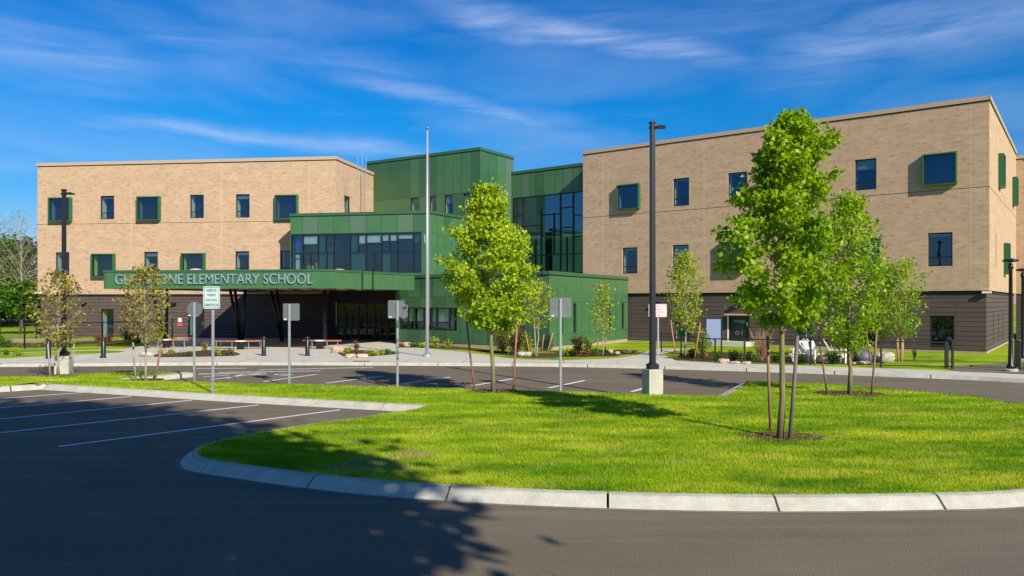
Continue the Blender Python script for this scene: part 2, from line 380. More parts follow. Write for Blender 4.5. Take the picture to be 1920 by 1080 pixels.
def kerb(name, P, seg, gap, prof, m, first=None):        # prof: (inward offset, z) ; inward = left of travel
    mb = MB()
    for S in arc_split(P, seg, gap, first):
        rows = [[(q.x, q.y, z) for q in offs(S, d)] for d, z in prof]
        for a, c in zip(rows, rows[1:]):
            for i in range(len(S)-1): mb.face([a[i], a[i+1], c[i+1], c[i]])
        for i in (0, -1): mb.face([r[i] for r in rows]+[(rows[-1][i][0], rows[-1][i][1], -.05), (rows[0][i][0], rows[0][i][1], -.05)])
    return struct(mb.build(name, m))

sheet('ground', [(-900,-400),(900,-400),(900,1500),(-900,1500)], -.06, M['lawn'])
far_kerb = catmull([(-95,24)] + [G(*p).xy for p in ((-300,688.5),(0,688),(480,685),(960,687),(1200,691),(1500,700),(1700,708),(1920,718))] + [(24,18),(31,9),(37,-4),(41,-30)], .8)
sheet('road', [(-95,-40)] + [tuple(p) for p in far_kerb], 0, M['asphalt'])
kerb('far_kerb', far_kerb, 3.05, .035, [(0,-.01),(.03,.125),(.17,.13)], M['kerbc'])
inner = offs(far_kerb, .172)
sheet('far_lawn', [tuple(p) for p in inner] + [(300,-30),(300,400),(-300,400),(-300,24)], .115, M['lawn'])
ZF = .123
def g2(*pts): return [tuple(G(x, y, ZF).xy) for x, y in pts]
ip = [tuple(p) for p in inner]
ir = [p for p in ip if p[0] < 17.5]
plaza = ir + g2((1920,702),(1800,696),(1640,690),(1480,685),(1340,680),(1270,677),(1262,672),(1240,664),(1262,658),(1300,654),(1240,653),(1213,658),(1200,664),(1170,670),(1130,673),(1060,675),(980,674),(940,670),(900,664),(850,658),(800,653),(745,651),(738,644)) \
    + [(-6.9,46.2),(-7.3,49.7),(-11.6,50.5),(-12.6,52.7),(-23.6,54.1)] + g2((330,640),(290,642),(272,647),(236,654),(120,658),(0,661)) + [(-60,38),(-94,30)]
sheet('sidewalk', plaza, ZF, M['concrete'])
sheet('lawn_tongue', g2((-200,668),(0,662.5),(110,659),(200,657),(237,658),(222,661),(150,664.5),(60,669),(0,672.5),(-200,682)), ZF+.004, M['lawn'])
sheet('mulch_bed', g2((270,667),(300,664),(350,660),(385,656.5),(425,656.5),(447,662),(451,665),(438,667.5),(380,669),(300,670)), ZF+.006, M['mulch'])
sheet('mulch_bed', g2((622,657),(636,655),(690,657),(740,659),(744,664),(712,667),(668,670),(645,668.5)), ZF+.006, M['mulch'])
sheet('mulch_bed', g2((742,652),(745,643.5),(800,645),(880,652),(962,660),(985,663),(1100,660),(1170,655),(1200,657),(1180,664),(1130,668),(1060,669),(985,670),(930,664),(880,656),(800,650.5)), ZF+.004, M['mulch'])
sheet('mulch_bed', g2((1262,675),(1275,664),(1330,662),(1450,668),(1640,672),(1660,681),(1500,682),(1340,677)), ZF+.004, M['mulch'])
sheet('mulch_bed', g2((-100,654),(0,651),(100,649),(260,641),(300,639.5),(262,637),(150,640),(60,643),(-100,645)), ZF+.004, M['mulch'])
sheet('gravel_path', g2((-200,648),(0,642),(150,638.5),(180,636.5),(20,634.5),(-200,637)), ZF+.008, M['gravel'])
sheet('asphalt_path', g2((1800,697),(1920,701),(2050,706),(2050,683),(1920,681),(1860,683),(1760,687)), ZF+.004, M['asphalt'])

# island: outer foot of the kerb, counter-clockwise (island on the left of travel)
def gt(*pts): return [G(x, y, .15).xy for x, y in pts]
def gi(*pts): return [G(x, y).xy for x, y in pts]
near = catmull([p for p in gi((790,774),(700,787),(650,796),(600,802),(480,822),(400,838),(358,850))] , .3)
tip = catmull([near[-1]] + gi((338,861),(345,881),(430,896),(540,912),(680,928),(810,938),(960,947),(1120,953.5),(1280,958),(1445,960),(1600,959.5),(1750,957),(1920,951)) + [Vector(p) for p in ((8.2,10.4),(10.8,12.2),(12.8,15.2),(13.4,18.4))] + gt((1900,754)), .3)
farR = catmull(gt((1900,754),(1840,743),(1750,734.5),(1600,722),(1500,715.5),(1395,714)), .4)
bayR = gt((1395,714),(1345,741))
bayN = catmull(gt((1345,741.5),(1205,737),(1050,732),(900,728),(600,719.5),(365,714),(235,711)), .6)
nose = gt((235,711),(366,698.5),(340,695.5))
farL = catmull(gt((340,695.5),(200,698),(0,704.5)) + [Vector((-30,26)), Vector((-60,22))], .6)
left = [Vector((-60,14)), Vector((-30,16.8))] + gi((0,735.5),(60,727.5),(80,731),(120,733.5),(420,753),(790,774))
outline = near[:-1]+tip[:-1]+farR[:-1]+bayR[:-1]+bayN[:-1]+nose[:-1]+farL+left[:-1]
PROF = [(0,-.01),(.17,.125),(.215,.145),(.31,.15)]
kerb('island_kerb', near, 2.12, .03, PROF, M['kerbc'])
tk = tip[:int(len(tip)*.86)]; jn = min(range(len(tk)), key=lambda i: (tk[i]-Vector((-2.83,10.73))).length); s0 = sum((tk[i+1]-tk[i]).length for i in range(jn))
kerb('island_kerb', tk, 2.12, .034, PROF, M['kerbc'], first=s0 % 2.12)
kerb('island_kerb', catmull(left[1:], .4), 2.05, .045, PROF, M['kerbc'])
PR2 = [(0,-.01),(.02,.13),(.15,.15)]
kerb('island_kerb', tip[int(len(tip)*.86):]+farR[1:], 3, .03, PR2, M['kerbc'])
kerb('island_kerb', bayR, 3, .03, PR2, M['kerbc'])
kerb('island_kerb', gt((235,711),(366,698.5)), 3, .03, [(0,-.01),(.02,.14),(.55,.15)], M['kerbc'])
kerb('island_kerb', farL, 3, .03, PR2, M['kerbc'])
def inset(P, d):
    n = len(P); out = []
    for i in range(n):
        a = P[i-1]; c = P[(i+1) % n]; t = (c-a)
        if t.length < 1e-6: continue
        t.normalize(); out.append(P[i]+Vector((-t.y, t.x))*d)
    return out
isl = inset([Vector((p[0], p[1])) for p in outline], .2)
sheet('island_lawn', isl, .142, M['lawn'])
# sandy dust along the foot of the near kerb
dust = tip[2:int(len(tip)*.80)]
sheet('road_dust', [tuple(p) for p in offs(dust, .02)] + [tuple(p) for p in offs(dust, -.07)][::-1], .004, M['sand'])

# painted lines
def line(p, q, wd=.1, z=.004, m='paint', name='road_marking'):
    p = Vector(p[:2]); q = Vector(q[:2]); d = (q-p).normalized(); n = Vector((-d.y, d.x))*wd/2
    mb = MB(); k = 6
    for i in range(k):
        a = p.lerp(q, i/k); c = p.lerp(q, (i+1)/k); mb.face([(*(a-n), z), (*(c-n), z), (*(c+n), z), (*(a+n), z)])
    return struct(mb.build(name, M[m]))
for (a, c) in (((110,837.5),(638,768.5)), ((0,811.5),(485,759.5)), ((0,786),(360,750.5)), ((0,765),(247,743.5)), ((0,747.5),(157,736))):
    p, q = G(*a), G(*c)
    if a[0] == 0: p = q+(p-q).normalized()*5.6
    line(p, q, .105)
for (a, c) in (((494,715.5),(594,702)), ((611,718.5),(719,705)), ((752,720),(844,707.5)), ((885,723.5),(962,710)), ((1029,727.5),(1096,713.5)), ((1184,734.5),(1212,727))):
    line(G(*a), G(*c), .13)
line(G(368,691), G(462,690.5), .16); line(G(485,693.5), G(700,689), .42, m='paintw'); line(G(410,698.5), G(600,695.5), .42, m='paintw')
line(G(372,701.5), G(500,699.5), .13, .0085); line(G(380,707), G(430,703), .11); line(G(425,709.5), G(455,702), .11)
line(G(372,702), G(440,700.5), .12); line(G(395,712), G(492,699.5), .11)
line(G(470,703), G(500,701.5), .14)
line(G(515,703), G(524,701.5), .15); line(G(524,701.5), G(548,703), .12); line(G(522,705), G(540,704), .1)
sheet('tactile_plate', g2((660,676.6),(664,678.4),(690,678.4),(696,676.6)), ZF+.004, M['brickred'])
# paving joints
mb = MB()
for i in range(-11, 9):
    s = [p for p in inner if abs(p.x-i*2.3) < .5]
    if s:
        p = s[0]; mb.face([(p.x-.012, p.y+.02, ZF+.003), (p.x+.012, p.y+.02, ZF+.003), (p.x+.13, p.y+2.1, ZF+.003), (p.x+.106, p.y+2.1, ZF+.003)])
struct(mb.build('paving_joint', M['sand']))
for i, (x, y, rx, ry) in enumerate(((1462,818,.80,.52),(1593,738,.95,.75),(925,733,.75,.55),(110,704,.7,.5),(273,712,.6,.5),(1005,668,.8,.6),(1130,666,.7,.6),(1282,671,.8,.6))):
    z = .15 if i < 5 else ZF+.006; c = G(x, y, z); rr = random.Random(i)
    sheet('mulch_ring', [(c.x+rx*math.cos(a)*(1+.12*rr.uniform(-1,1)), c.y+ry*math.sin(a)*(1+.12*rr.uniform(-1,1))) for a in [k*.3 for k in range(21)]], z, M['mulch'])
sheet('bare_patch', [tuple(G(770+46*math.cos(a)*(1+.2*math.sin(3*a)), 851+9*math.sin(a)*(1+.2*math.cos(4*a)), .15).xy) for a in [k*.3 for k in range(21)]], .1505, M['drygrass'])

sheet('bare_patch', [tuple(G(690+78*math.cos(a)*(1+.2*math.sin(3*a)), 873+13*math.sin(a)*(1+.2*math.cos(4*a)), .15).xy) for a in [k*.3 for k in range(21)]], .151, M['drygrass'])
# grass blades
def inpoly(x, y, P):
    P = np.array([(p[0], p[1]) for p in P]); inside = np.zeros(len(x), bool); j = len(P)-1
    for i in range(len(P)):
        xi, yi = P[i]; xj, yj = P[j]
        c = ((yi > y) != (yj > y)); inside ^= c & (x < (xj-xi)*(y-yi)/((yj-yi) if yj != yi else 1e-9)+xi); j = i
    return inside
def blades(name, poly, z, n, y0, y1, hgt, wid, holes=()):
    rg = np.random.default_rng(3)
    u = rg.random(n); p = -0.75; y = (y0**p+u*(y1**p-y0**p))**(1/p)
    x = (rg.random(n)*2-1)*(y*.72+1.0)
    k = inpoly(x, y, poly)
    for cx, cy, rx, ry, keep in holes:
        k &= ~((((x-cx)/rx)**2+((y-cy)/ry)**2 < 1+.3*np.sin(7*x)) & (rg.random(n) > keep))
    x, y = x[k], y[k]; n = len(x); sc = (y/10)**.75
    h = hgt*rg.uniform(.55, 1.25, n)*sc**.25; wd = wid*sc*rg.uniform(.7, 1.3, n); a = rg.random(n)*6.283; t = rg.uniform(.1, .75, n); ta = rg.random(n)*6.283
    V = np.zeros((n, 3, 3)); dx, dy = np.cos(a)*wd/2, np.sin(a)*wd/2
    V[:,0] = np.stack([x-dx, y-dy, np.full(n, z)], 1); V[:,1] = np.stack([x+dx, y+dy, np.full(n, z)], 1)
    V[:,2] = np.stack([x+np.cos(ta)*h*t, y+np.sin(ta)*h*t, z+h*np.sqrt(1-t*t*.6)], 1)
    return np_mesh(name, V.reshape(-1,3), np.arange(n*3).reshape(-1,3), M['blade'])
cm = G(1462,818,.15); c2 = G(1593,738,.15); c3 = G(925,733,.15); bp = G(770,851,.15); bq = G(690,872,.15)
gr = blades('grass', inset([Vector((p[0], p[1])) for p in outline], .27), .14, 760000, 9.3, 29, .046, .0095,
            [(cm.x,cm.y,.85,.55,.22),(c2.x,c2.y,.9,.7,.1),(c3.x,c3.y,.7,.5,.1),(bp.x,bp.y,.55,.30,.45),(bq.x,bq.y,.95,.42,.5)])
struct(gr, 'stuff'); gr['label'] = 'short bright green grass on the traffic island'

# ------------------------------------------------------------ school building
SB = thing('school_building', 'three storey tan brick and green panel school building with flat roofs and entrance canopy', 'building', (0, 45, 0))
class Wall:
    def __init__(s, A, B):
        s.A = Vector((A[0], A[1], 0)); s.B = Vector((B[0], B[1], 0)); d = s.B-s.A; s.L = d.length; s.d = d.normalized(); s.n = Vector((s.d.y, -s.d.x, 0))
    def P(s, u, w, v): return s.A+s.d*u+s.n*w+Vector((0,0,v))
    def uz(s, px, py):
        k = (px-960)/F; u = (k*s.A.y-s.A.x)/(s.d.x-k*s.d.y); Y = s.A.y+s.d.y*u
        return u, H+(567-py)/F*Y
    def rect(s, x0, y0, x1, y1):
        xm = (x0+x1)/2; u0 = s.uz(x0, y0)[0]; u1 = s.uz(x1, y1)[0]; return (u0, u1, s.uz(xm, y1)[1], s.uz(xm, y0)[1])
def wbox(mb, W, u0, u1, w0, w1, v0, v1, m=0):
    mb.hexa([W.P(u0,w1,v0), W.P(u1,w1,v0), W.P(u1,w0,v0), W.P(u0,w0,v0), W.P(u0,w1,v1), W.P(u1,w1,v1), W.P(u1,w0,v1), W.P(u0,w0,v1)], m)
def wall(name, W, z0, z1, holes, m, u0=0, u1=None, w=0, uoff=0):
    u1 = W.L if u1 is None else u1; mb = MB()
    us = sorted({u0, u1} | {h[0] for h in holes if u0 < h[0] < u1} | {h[1] for h in holes if u0 < h[1] < u1})
    vs = sorted({z0, z1} | {h[2] for h in holes if z0 < h[2] < z1} | {h[3] for h in holes if z0 < h[3] < z1})
    for a, c in zip(us, us[1:]):
        for e, f in zip(vs, vs[1:]):
            um, vm = (a+c)/2, (e+f)/2
            if any(h[0] < um < h[1] and h[2] < vm < h[3] for h in holes): continue
            mb.face([W.P(a,w,e), W.P(c,w,e), W.P(c,w,f), W.P(a,w,f)], 0, [(a+uoff,e),(c+uoff,e),(c+uoff,f),(a+uoff,f)])
    return mb.build(name, m, SB)
def cladding(name, W, z0, z1, cols, rows, holes, seed=0, w=0, wts=(6,1,1)):
    """panelled wall: cols = u breaks, rows = list of v breaks per column (or one list)"""
    rnd = random.Random(seed); mb = MB()
    for i, (a, c) in enumerate(zip(cols, cols[1:])):
        rw = rows[i % len(rows)] if rows and isinstance(rows[0], (list, tuple)) else rows
        vb = [z0]+sorted(r for r in rw if z0 < r < z1)+[z1]
        for e, f in zip(vb, vb[1:]):
            mi = rnd.choices((0,1,2), wts)[0]
            us = sorted({a, c} | {h[k] for h in holes for k in (0,1) if a < h[k] < c}); vs = sorted({e, f} | {h[k] for h in holes for k in (2,3) if e < h[k] < f})
            g = .009
            for p, q in zip(us, us[1:]):
                for r, s in zip(vs, vs[1:]):
                    if any(h[0] < (p+q)/2 < h[1] and h[2] < (r+s)/2 < h[3] for h in holes): continue
                    P0 = p+(g if p == a else 0); Q0 = q-(g if q == c else 0); R0 = r+(g if r == e else 0); S0 = s-(g if s == f else 0)
                    mb.face([W.P(P0,w,R0), W.P(Q0,w,R0), W.P(Q0,w,S0), W.P(P0,w,S0)], mi)
                    wi = w-.02
                    mb.face([W.P(p,wi,r), W.P(q,wi,r), W.P(q,wi,s), W.P(p,wi,s)], 3)
    return mb.build(name, [M['green'], M['green2'], M['green3'], M['seam']], SB)
def even(a, c, step, jit=0, seed=0):
    n = max(1, round((c-a)/step)); rnd = random.Random(seed)
    return [a]+[a+(c-a)*(i+rnd.uniform(-jit, jit))/n for i in range(1, n)]+[c]
def ring(mb, W, r, t, w0, w1, m=0):
    u0, u1, v0, v1 = r
    wbox(mb, W, u0, u0+t, w0, w1, v0, v1, m); wbox(mb, W, u1-t, u1, w0, w1, v0, v1, m)
    wbox(mb, W, u0+t, u1-t, w0, w1, v0, v0+t, m); wbox(mb, W, u0+t, u1-t, w0, w1, v1-t, v1, m)
def lining(W, r, w0, w1, m_side, parent, back='void'):
    mb = MB(); u0, u1, v0, v1 = r
    mb.face([W.P(u0,w0,v0), W.P(u0,w1,v0), W.P(u0,w1,v1), W.P(u0,w0,v1)]); mb.face([W.P(u1,w0,v0), W.P(u1,w1,v0), W.P(u1,w1,v1), W.P(u1,w0,v1)])
    mb.face([W.P(u0,w0,v0), W.P(u1,w0,v0), W.P(u1,w1,v0), W.P(u0,w1,v0)]); mb.face([W.P(u0,w0,v1), W.P(u1,w0,v1), W.P(u1,w1,v1), W.P(u0,w1,v1)])
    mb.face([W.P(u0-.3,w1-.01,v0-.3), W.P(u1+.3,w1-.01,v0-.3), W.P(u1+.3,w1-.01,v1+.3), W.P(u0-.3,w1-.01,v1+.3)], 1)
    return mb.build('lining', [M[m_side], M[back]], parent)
wr = random.Random(21)
def window(W, r, side='mint', sash=.27, reveal='brick', depth=.55):
    u0, u1, v0, v1 = r; mb = MB()
    ring(mb, W, r, .055, -.14, -.075)
    if sash: wbox(mb, W, u0+.055, u1-.055, -.135, -.07, v0+(v1-v0)*sash-.03, v0+(v1-v0)*sash+.03)
    f = mb.build('window', M['frame'], SB)
    mb = MB(); mb.face([W.P(u0+.05,-.11,v0+.05), W.P(u1-.05,-.11,v0+.05), W.P(u1-.05,-.11,v1-.05), W.P(u0+.05,-.11,v1-.05)]); mb.build('pane', M['glass'], f)
    mb = MB(); mm = 0.001
    for pts in (((u0,0,v0),(u0,-.14,v0),(u0,-.14,v1),(u0,0,v1)), ((u1,0,v0),(u1,-.14,v0),(u1,-.14,v1),(u1,0,v1)), ((u0,0,v1),(u1,0,v1),(u1,-.14,v1),(u0,-.14,v1)), ((u0,0,v0),(u1,0,v0),(u1,-.14,v0),(u0,-.14,v0))):
        mb.face([W.P(*p) for p in pts], 0, [(p[0]+p[1], p[2]) for p in pts])
    mb.build('reveal', M[reveal], f); lining(W, r, -.14, -.14-depth, side, f)
    k = wr.choice((.05,.08,.12,.0,.3,.16,.06))
    if k and sash:
        mb = MB(); mb.face([W.P(u0+.03,-.19,v1-(v1-v0)*k-.05), W.P(u1-.03,-.19,v1-(v1-v0)*k-.05), W.P(u1-.03,-.19,v1), W.P(u0+.03,-.19,v1)]); mb.build('blind', M['blindg'], f)
    return f
def box_window(W, r, side='mint', out=.30, t=.10):
    u0, u1, v0, v1 = r; mb = MB(); ring(mb, W, r, .075, -.02, out); f = mb.build('box_window', M['gframe'], SB)
    i = (u0+.075, u1-.075, v0+.075, v1-.075); mb = MB(); ring(mb, W, i, .05, out-.16, out-.10); mb.build('frame', M['frame'], f)
    mb = MB(); mb.face([W.P(i[0],out-.13,i[2]), W.P(i[1],out-.13,i[2]), W.P(i[1],out-.13,i[3]), W.P(i[0],out-.13,i[3])]); mb.build('pane', M['glass'], f)
    lining(W, i, out-.16, -.35, side, f)
    return f
def coping(W, z, h=.22, out=.06, m='coping', u0=None, u1=None, name='coping'):
    mb = MB(); wbox(mb, W, -out if u0 is None else u0, W.L+out if u1 is None else u1, -.35, out, z, z+h); mb.build(name, M[m], SB)
    mb = MB(); wbox(mb, W, 0 if u0 is None else u0, W.L if u1 is None else u1, -.05, out*.5, z-.05, z); mb.build('drip_edge', M['coping_dark'], SB)
def belt(W, z=3.18, h=.16, ins=.14):
    mb = MB(); wbox(mb, W, ins, W.L-ins, -ins-.3, -ins+.03, z-h, z+.0); mb.build('belt_shade', M['coping_dark'], SB)  # black strip stands in for the recess shadow under the overhanging brick
    mb = MB(); mb.face([W.P(0,0,z), W.P(W.L,0,z), W.P(W.L,-.5,z), W.P(0,-.5,z)]); mb.build('brick_underside', M['coping_dark'], SB)
def joint(W, z=8.2, vs=()):
    mb = MB(); wbox(mb, W, .0, W.L, -.02, .004, z-.012, z+.012, 0); mb.build('shelf_joint', M['coping_dark'], SB)
    if vs:
        for px in vs:
            mb = MB(); u = W.uz(px, 400)[0]; wbox(mb, W, u-.012, u+.012, -.02, .004, 3.2, 12.3); mb.build('movement_joint', pj, SB)
pj = pmat('joint_sealant', (.62,.48,.34), rough=.8)
TOP = 12.38
# left wing
L1, L2, L3, L4 = (-34.1,55.2), (-12.04,52.55), (-9.2,66.3), (-31.5,69)
WL = Wall(L1, L2); WLr = Wall(L2, L3); WLl = Wall(L4, L1)
reg3 = [(188,367,214,411),(356,365,382,409),(442,364,468,408)]; box3 = [(95,371,136,416),(260,369,302,414),(518,366,560,412)]
reg2 = [(104,473,130,516),(270,472,296,516),(441,471,467,515),(526,470,552,515)]; box2 = [(175,476,217,520),(343,475,386,519)]
hl = [WL.rect(*r) for r in reg3+reg2+box3+box2]
wall('brick_wall', WL, 3.18, TOP, hl, M['brick'])
for r in reg3: window(WL, WL.rect(*r))
for r in reg2: window(WL, WL.rect(*r))
for r in box3: box_window(WL, WL.rect(*r), 'signblue')
for r in box2: box_window(WL, WL.rect(*r), 'lime')
hr = [WLr.rect(646,368,657,414)]; wall('brick_wall', WLr, 3.18, TOP, hr, M['brick'], uoff=30); window(WLr, hr[0])
wall('brick_wall', WLl, 3.18, TOP, [], M['brick'], uoff=60)
coping(WL, TOP); coping(WLr, TOP); coping(WLl, TOP); belt(WL); belt(WLr); joint(WL, vs=(247,415,580)); joint(WLr)
ins = .14
BL = Wall(WL.P(ins,-ins,0), WL.P(WL.L-ins,-ins,0))
gw = [(189,580,213,641)]; hb = [BL.rect(189,580,213,640)]; db = BL.rect(352,581,383,641); hb.append((db[0], db[1], .12, db[3]))
db2 = BL.rect(450,583,467,620)
wall('base_wall', BL, -.1, 3.18, hb, M['block']); window(BL, hb[0], 'mint', sash=None, reveal='block')
wall('base_wall', Wall(WLl.P(0,-ins,0), WLl.P(WLl.L-ins,-ins,0)), -.1, 3.18, [], M['block'])
mb = MB(); mb.face([(*L1,12.2),(*L2,12.2),(*L3,12.2),(*L4,12.2)]); mb.build('roof', M['roof'], SB)
# door in the left base wall
def door(W, r, glass=None, mat='black', side='mint', light=True):
    u0, u1, v0, v1 = r; mb = MB(); ring(mb, W, (u0,u1,v0-.03,v1), .06, -.16, -.06)
    if glass is None: glass = (u0+.2, u1-.2, v0+1.0, v1-.25)
    h = [glass]; us = sorted({u0+.06,u1-.06,glass[0],glass[1]}); vs = sorted({v0,v1-.06,glass[2],glass[3]})
    for a, c in zip(us, us[1:]):
        for e, f_ in zip(vs, vs[1:]):
            if glass[0]-.001 < (a+c)/2 < glass[1]+.001 and glass[2] < (e+f_)/2 < glass[3]: continue
            wbox(mb, W, a, c, -.14, -.10, e, f_)
    d = mb.build('door', M[mat], SB)
    mb = MB(); mb.face([W.P(glass[0],-.12,glass[2]), W.P(glass[1],-.12,glass[2]), W.P(glass[1],-.12,glass[3]), W.P(glass[0],-.12,glass[3])]); mb.build('pane', M['glass2'], d)
    lining(W, r, -.16, -.7, side, d)
    mb = MB(); p = W.P(u1-.14,-.05,v0+1.0); mb.bar(p+W.n*.02-Vector((0,0,.12)), p+W.n*.02+Vector((0,0,.12)), .02, .02); mb.bar(W.P(u1-.14,-.10,v0+1.1), W.P(u1-.14,-.03,v0+1.1), .02, .02); mb.build('handle', M['galv'], d)
    return d
door(BL, (db[0], db[1], .12, db[3]), (db[0]+.1, db[0]+.42, .3, db[3]-.15))

# right wing
R1, R2, R3 = (4.70,50.83), (23.04,37.07), (33.36,50.83)
WR = Wall(R1, R2); WRr = Wall(R2, R3); WRl = Wall((19.7,70.8), R1)
r3 = [(1262,334,1292,386),(1365,323,1401,377),(1487,311,1524,367),(1603,298,1643,356)]; b3 = [(1159,346,1201,393),(1730,288,1795,348)]
r2 = [(1167,464,1195,513),(1261,459,1291,511),(1486,449,1523,505),(1740,436,1786,499)]; b2 = [(1352,453,1398,511),(1605,446,1652,508)]
hl = [WR.rect(*r) for r in r3+r2+b3+b2]
wall('brick_wall', WR, 3.18, TOP, hl, M['brick'], uoff=100)
for r in r3+r2: window(WR, WR.rect(*r))
for r in b3+b2: box_window(WR, WR.rect(*r), 'signblue', out=.26)
b3r = [(1867,292,1880,358),(1895,340,1905.5,396)]; b2r = [(1877,451,1889,511),(1902,473,1912,520)]; r2r = [(1866,438,1871,502),(1893,465,1897,515)]
def rr(W, x0, x1, y0, y1, v=None):
    a = W.uz(x0, 500)[0]; c = W.uz(x1, 500)[0]; vm = W.uz((x0+x1)/2, y1)[1], W.uz((x0+x1)/2, y0)[1]; return (a, c, vm[0], vm[1])
bx = [(WRr.uz(x0,500)[0]*.5+WRr.uz(x1,500)[0]*.5, va, vb) for x0,x1,va,vb in ((1873,1874,8.75,10.5),(1899,1900,8.75,10.5),(1883,1884,4.2,5.95),(1906,1907,4.2,5.95))]
bxr = [(u-.6, u+.6, va, vb) for u, va, vb in bx]
nr = [(WRr.uz(x,500)[0]-.2, WRr.uz(x,500)[0]+.2, 4.4, 6.2) for x in (1867.5, 1894)]
wall('brick_wall', WRr, 3.18, TOP, bxr+nr, M['brick'], uoff=150)
for r in bxr: box_window(WRr, r, 'signblue', out=.26)
for r in nr: window(WRr, r)
wall('brick_wall', WRl, 3.18, TOP, [], M['brick'], uoff=200)
coping(WR, TOP); coping(WRr, TOP); coping(WRl, TOP); belt(WR); belt(WRr); joint(WR, vs=(1131,1320,1553,1820)); joint(WRr)
BR = Wall(WR.P(0,-ins,0), WR.P(WR.L-ins,-ins,0)); BRr = Wall(WRr.P(ins,-ins,0), WRr.P(WRr.L,-ins,0))
gwr = [(1264,604,1294,638),(1490,601,1523,640),(1612,598,1648,645),(1743,592,1789,652)]; d1 = BR.rect(1367,592,1405,650); d1 = (d1[0], d1[1], .35, d1[3])  # third window opening is added in place of tree shadow on the wall
wall('base_wall', BR, -.1, 3.18, [BR.rect(*r) for r in gwr]+[d1], M['block'], uoff=100)
for r in gwr: window(BR, BR.rect(*r), 'mint', sash=None, reveal='block')
dd = door(BR, d1, (d1[0]+.22, d1[1]-.28, d1[2]+1.05, d1[3]-.25), 'black')
nrr = [(BRr.uz(x,600)[0]-.16, BRr.uz(x,600)[0]+.16, .5, 2.1) for x in (1862.5,1872,1880,1896)]
wall('base_wall', BRr, -.1, 3.18, nrr, M['block'], uoff=150)
for r in nrr: window(BRr, r, 'mint', sash=None, reveal='block')
mb = MB(); wbox(mb, BR, 0, BR.L+.02, -.1, .02, -.1, .20); wbox(mb, BRr, -.02, BRr.L, -.1, .02, -.1, .21); mb.build('foundation', M['gravel'], SB)
WJ = Wall(R3, (R3[0]+.64, R3[1]-.48)); WJ2 = Wall((R3[0]+.64, R3[1]-.48), (R3[0]+7.84, R3[1]+9.12))
for q in (WJ, WJ2):
    wall('brick_wall', q, 3.18, TOP-.3, [], M['brick'], uoff=170); wall('base_wall', q, -.1, 3.18, [], M['block'], w=-.05); coping(q, TOP-.3)
mb = MB(); mb.face([(*R1,12.2),(*R2,12.2),(*R3,12.2),(33.9,50.3,12.0),(41,60,12.0),(28,72,12.2),(19.7,70.8,12.2)]); mb.build('roof', M['roof'], SB)

# green tower
T1, T2, T3, T4 = (-11.3,59.55), (-2.25,53.9), (.10,57.35), (.12,70)
WT = Wall(T1, T2); WTr = Wall(T2, T3)
tw = [(770,360,784,402),(805,358,818,404),(833,353,849,404),(868,349,883,404)]; th = [WT.rect(*r) for r in tw]
th = [(a, c, 7.0, 10.35) for a, c, e, f_ in th]
cols = [0] + [WT.uz(x, 350)[0] for x in (731,769,787,818,832,849,866,884)] + [WT.L]
cladding('green_wall', WT, 4, 13.3, cols, [10.4], th, 3, wts=(5,4,1))
for r in th: window(WT, r, 'mint', sash=.5, reveal='gframe')
cladding('green_wall', WTr, 4, 13.3, even(0, WTr.L, 1.0), [[9.5],[11.2,8],[10],[7.5]], [], 5, wts=(5,1,1))
wall('green_wall', Wall(T3, T4), 4, 13.3, [], M['green2'])
for q in (WT, WTr): coping(q, 13.3, .2, .05, 'green2')
wall('green_wall', Wall((-8,72), T1), 4, 13.3, [], M['green2'])
mb = MB(); mb.face([(*T1,13.2),(*T2,13.2),(*T3,13.2),(*T4,13.2),(-6,74,13.2)]); mb.build('roof', M['roof'], SB)

# glazed recess
WC = Wall((0.0,57.1), (5.96,52.55)); ch = (.08, WC.L-.02, 4.65, 10.35)
cladding('green_wall', WC, 4, 12.1, even(0, WC.L, .78, .2, 2), [], [ch], 8, wts=(3,2,2)); coping(WC, 12.1, .2, .05, 'green2')
def curtain(W, r, vert, horiz, name='curtain_wall', t=.045, depth=3.2, glass='glass2'):
    u0, u1, v0, v1 = r; mb = MB(); ring(mb, W, r, .07, -.16, -.02)
    for u, a, c in vert: wbox(mb, W, u-t/2, u+t/2, -.15, -.025, a, c)
    for v, a, c in horiz: wbox(mb, W, a+t/2, c-t/2, -.15, -.03, v-t/2, v+t/2)
    f = mb.build(name, M['frame'], SB)
    mb = MB(); mb.face([W.P(u0,-.09,v0), W.P(u1,-.09,v0), W.P(u1,-.09,v1), W.P(u0,-.09,v1)]); mb.build('pane', M[glass], f)
    mb = MB(); w0, w1 = -.2, -.2-depth
    mb.face([W.P(u0,w0,v0), W.P(u0,w1,v0), W.P(u0,w1,v1), W.P(u0,w0,v1)]); mb.face([W.P(u1,w0,v0), W.P(u1,w1,v0), W.P(u1,w1,v1), W.P(u1,w0,v1)])
    mb.face([W.P(u0,w0,v0), W.P(u1,w0,v0), W.P(u1,w1,v0), W.P(u0,w1,v0)]); mb.face([W.P(u0,w0,v1), W.P(u1,w0,v1), W.P(u1,w1,v1), W.P(u0,w1,v1)])
    mb.face([W.P(u0,w1,v0), W.P(u1,w1,v0), W.P(u1,w1,v1), W.P(u0,w1,v1)])
    mb.build('room', M['roomw'], f)
    return f
def uq(x): return WC.uz(x, 430)[0]
def vq(y, x=1030): return WC.uz(x, y)[1]
X = [957.5,968,980,991,1003,1014,1026,1038,1050,1062,1074,1087]
rnd = random.Random(4); vert = []; hor = []
full = {980, 1014, 1050, 1074}
